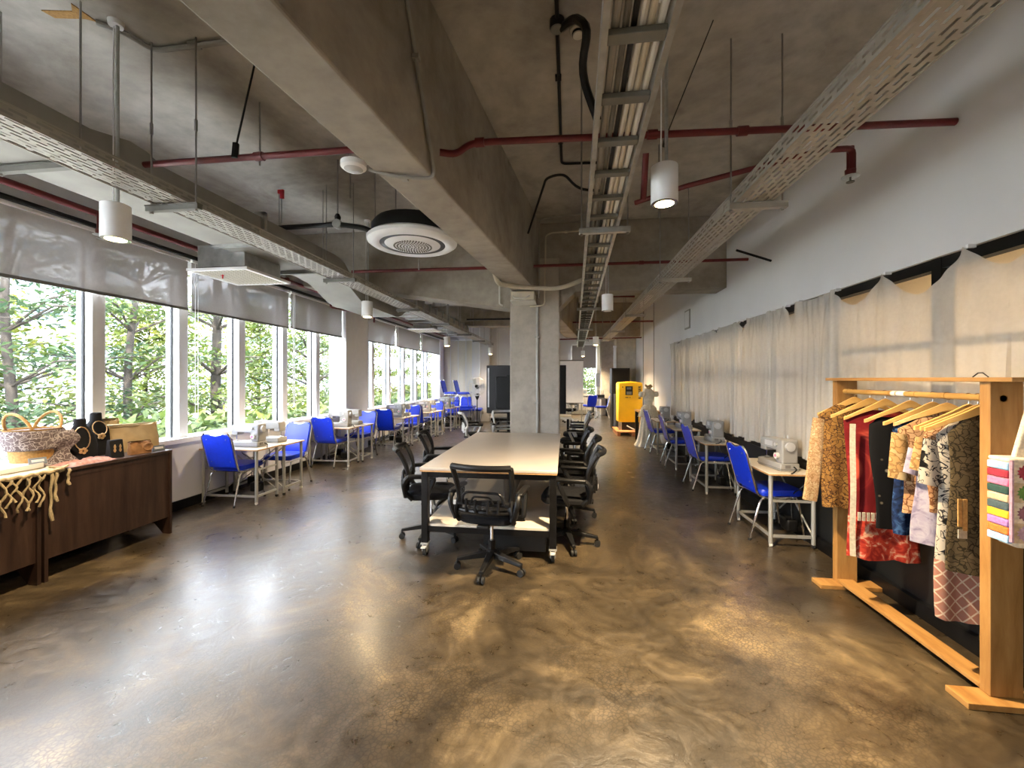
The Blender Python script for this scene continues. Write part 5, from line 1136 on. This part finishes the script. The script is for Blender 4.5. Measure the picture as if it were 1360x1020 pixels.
tree('tree standing outside the far end window', 1.2, 26.5, 7.5, 3.0, 8, 6500, 'leaf_mid', 14, dense=True, size=.22)
tree('second tree outside the far end window', 3.6, 28.5, 8.0, 3.0, 8, 5500, 'leaf_lime', 15, dense=True, size=.22)
def hedge(y0, y1, x, h, lmat, label, seed):
    rg = random.Random(seed); m = MB(); n = int((y1 - y0) * 520)
    for _ in range(n):
        p = Vector((rg.gauss(0, .45), rg.uniform(0, y1 - y0), max(.02, h * rg.random() ** .7 + rg.gauss(0, .08)))); s = .12 * rg.uniform(.6, 1.3); q = Euler((rg.uniform(-1, 1), rg.uniform(-1, 1), rg.uniform(0, 6.3))).to_matrix()
        m.add([p + q @ Vector(w) for w in ((-s, 0, 0), (0, -s * .5, 0), (s, 0, 0), (0, s * .5, 0))], [(0, 1, 2, 3)])
    me = bpy.data.meshes.new('hedge'); me.from_pydata(m.v, [], m.f); o = link('hedge', me, lmat); o.location = (x, y0, -.6); tag(o, label, 'hedge', None, 'stuff')
hedge(5.5, 17, -6.6, 1.5, 'leaf_mid', 'low green hedge under the sewing table windows', 1); hedge(17, 30, -6.8, 1.9, 'leaf_lime', 'bright hedge under the farthest windows', 2)
hedge(-2, 6, -13.6, .7, 'leaf_mid', 'low hedge edging the lawn beyond the basket window', 3)
tree('leafy tree past the corner of the window row', -7.6, 26.0, 8.0, 3.0, 8, 13000, 'leaf_lime', 21)
tree('deep green tree past the corner of the window row', -7.2, 31.0, 8.5, 3.2, 8, 13000, 'leaf_mid', 22)
# flag pole
t = empty('flag_pole', 'white flag pole with drooping red and white flag outside', 'flag pole', (-7.6, 4.62, -.6)); part('pole', MB().tube([(0, 0, 0), (0, 0, 6.5)], .035, 10), 'white_paint', t); part('base', BX(-.15, .15, -.15, .15, 0, .12), 'road', t)
fl = lambda z0, z1: MB().grid(lambda u, v: (-.02 - .10 * math.sin(u * 9) * .3, -.04 - u * (.35 + .1 * v) * .7, z0 + (z1 - z0) * v - u * .75), 16, 6)
part('flag_red_band', fl(4.15, 4.5), 'flag_red', t); part('flag_white_band', fl(3.8, 4.15), 'paper_white', t); part('rope', MB().tube([(.05, 0, .8), (.05, 0, 6.2)], .006, 5), 'white_paint', t)
def block(x, y, wx, wy, h, n, label):
    t = empty('office_block', label, 'building', (x, y, -.6)); part('walls', BX(-wx / 2, wx / 2, -wy / 2, wy / 2, 0, h), 'building_glass', t)
    for k in range(n): z = h * k / n; part('floor_band', BX(-wx / 2 - .2, wx / 2 + .2, -wy / 2 - .2, wy / 2 + .2, z, z + h / n * .55), 'building_pale', t, smooth=False)
    part('parapet', BX(-wx / 2 - .25, wx / 2 + .25, -wy / 2 - .25, wy / 2 + .25, h, h + .6), 'building_pale', t, smooth=False)
block(-44, 22, 12, 22, 17, 7, 'pale banded office block far beyond the lawn trees'); block(-46, -8, 12, 18, 22, 8, 'tall pale office block beyond the basket window'); block(-40, 52, 12, 16, 12, 5, 'low pale building far past the window row')
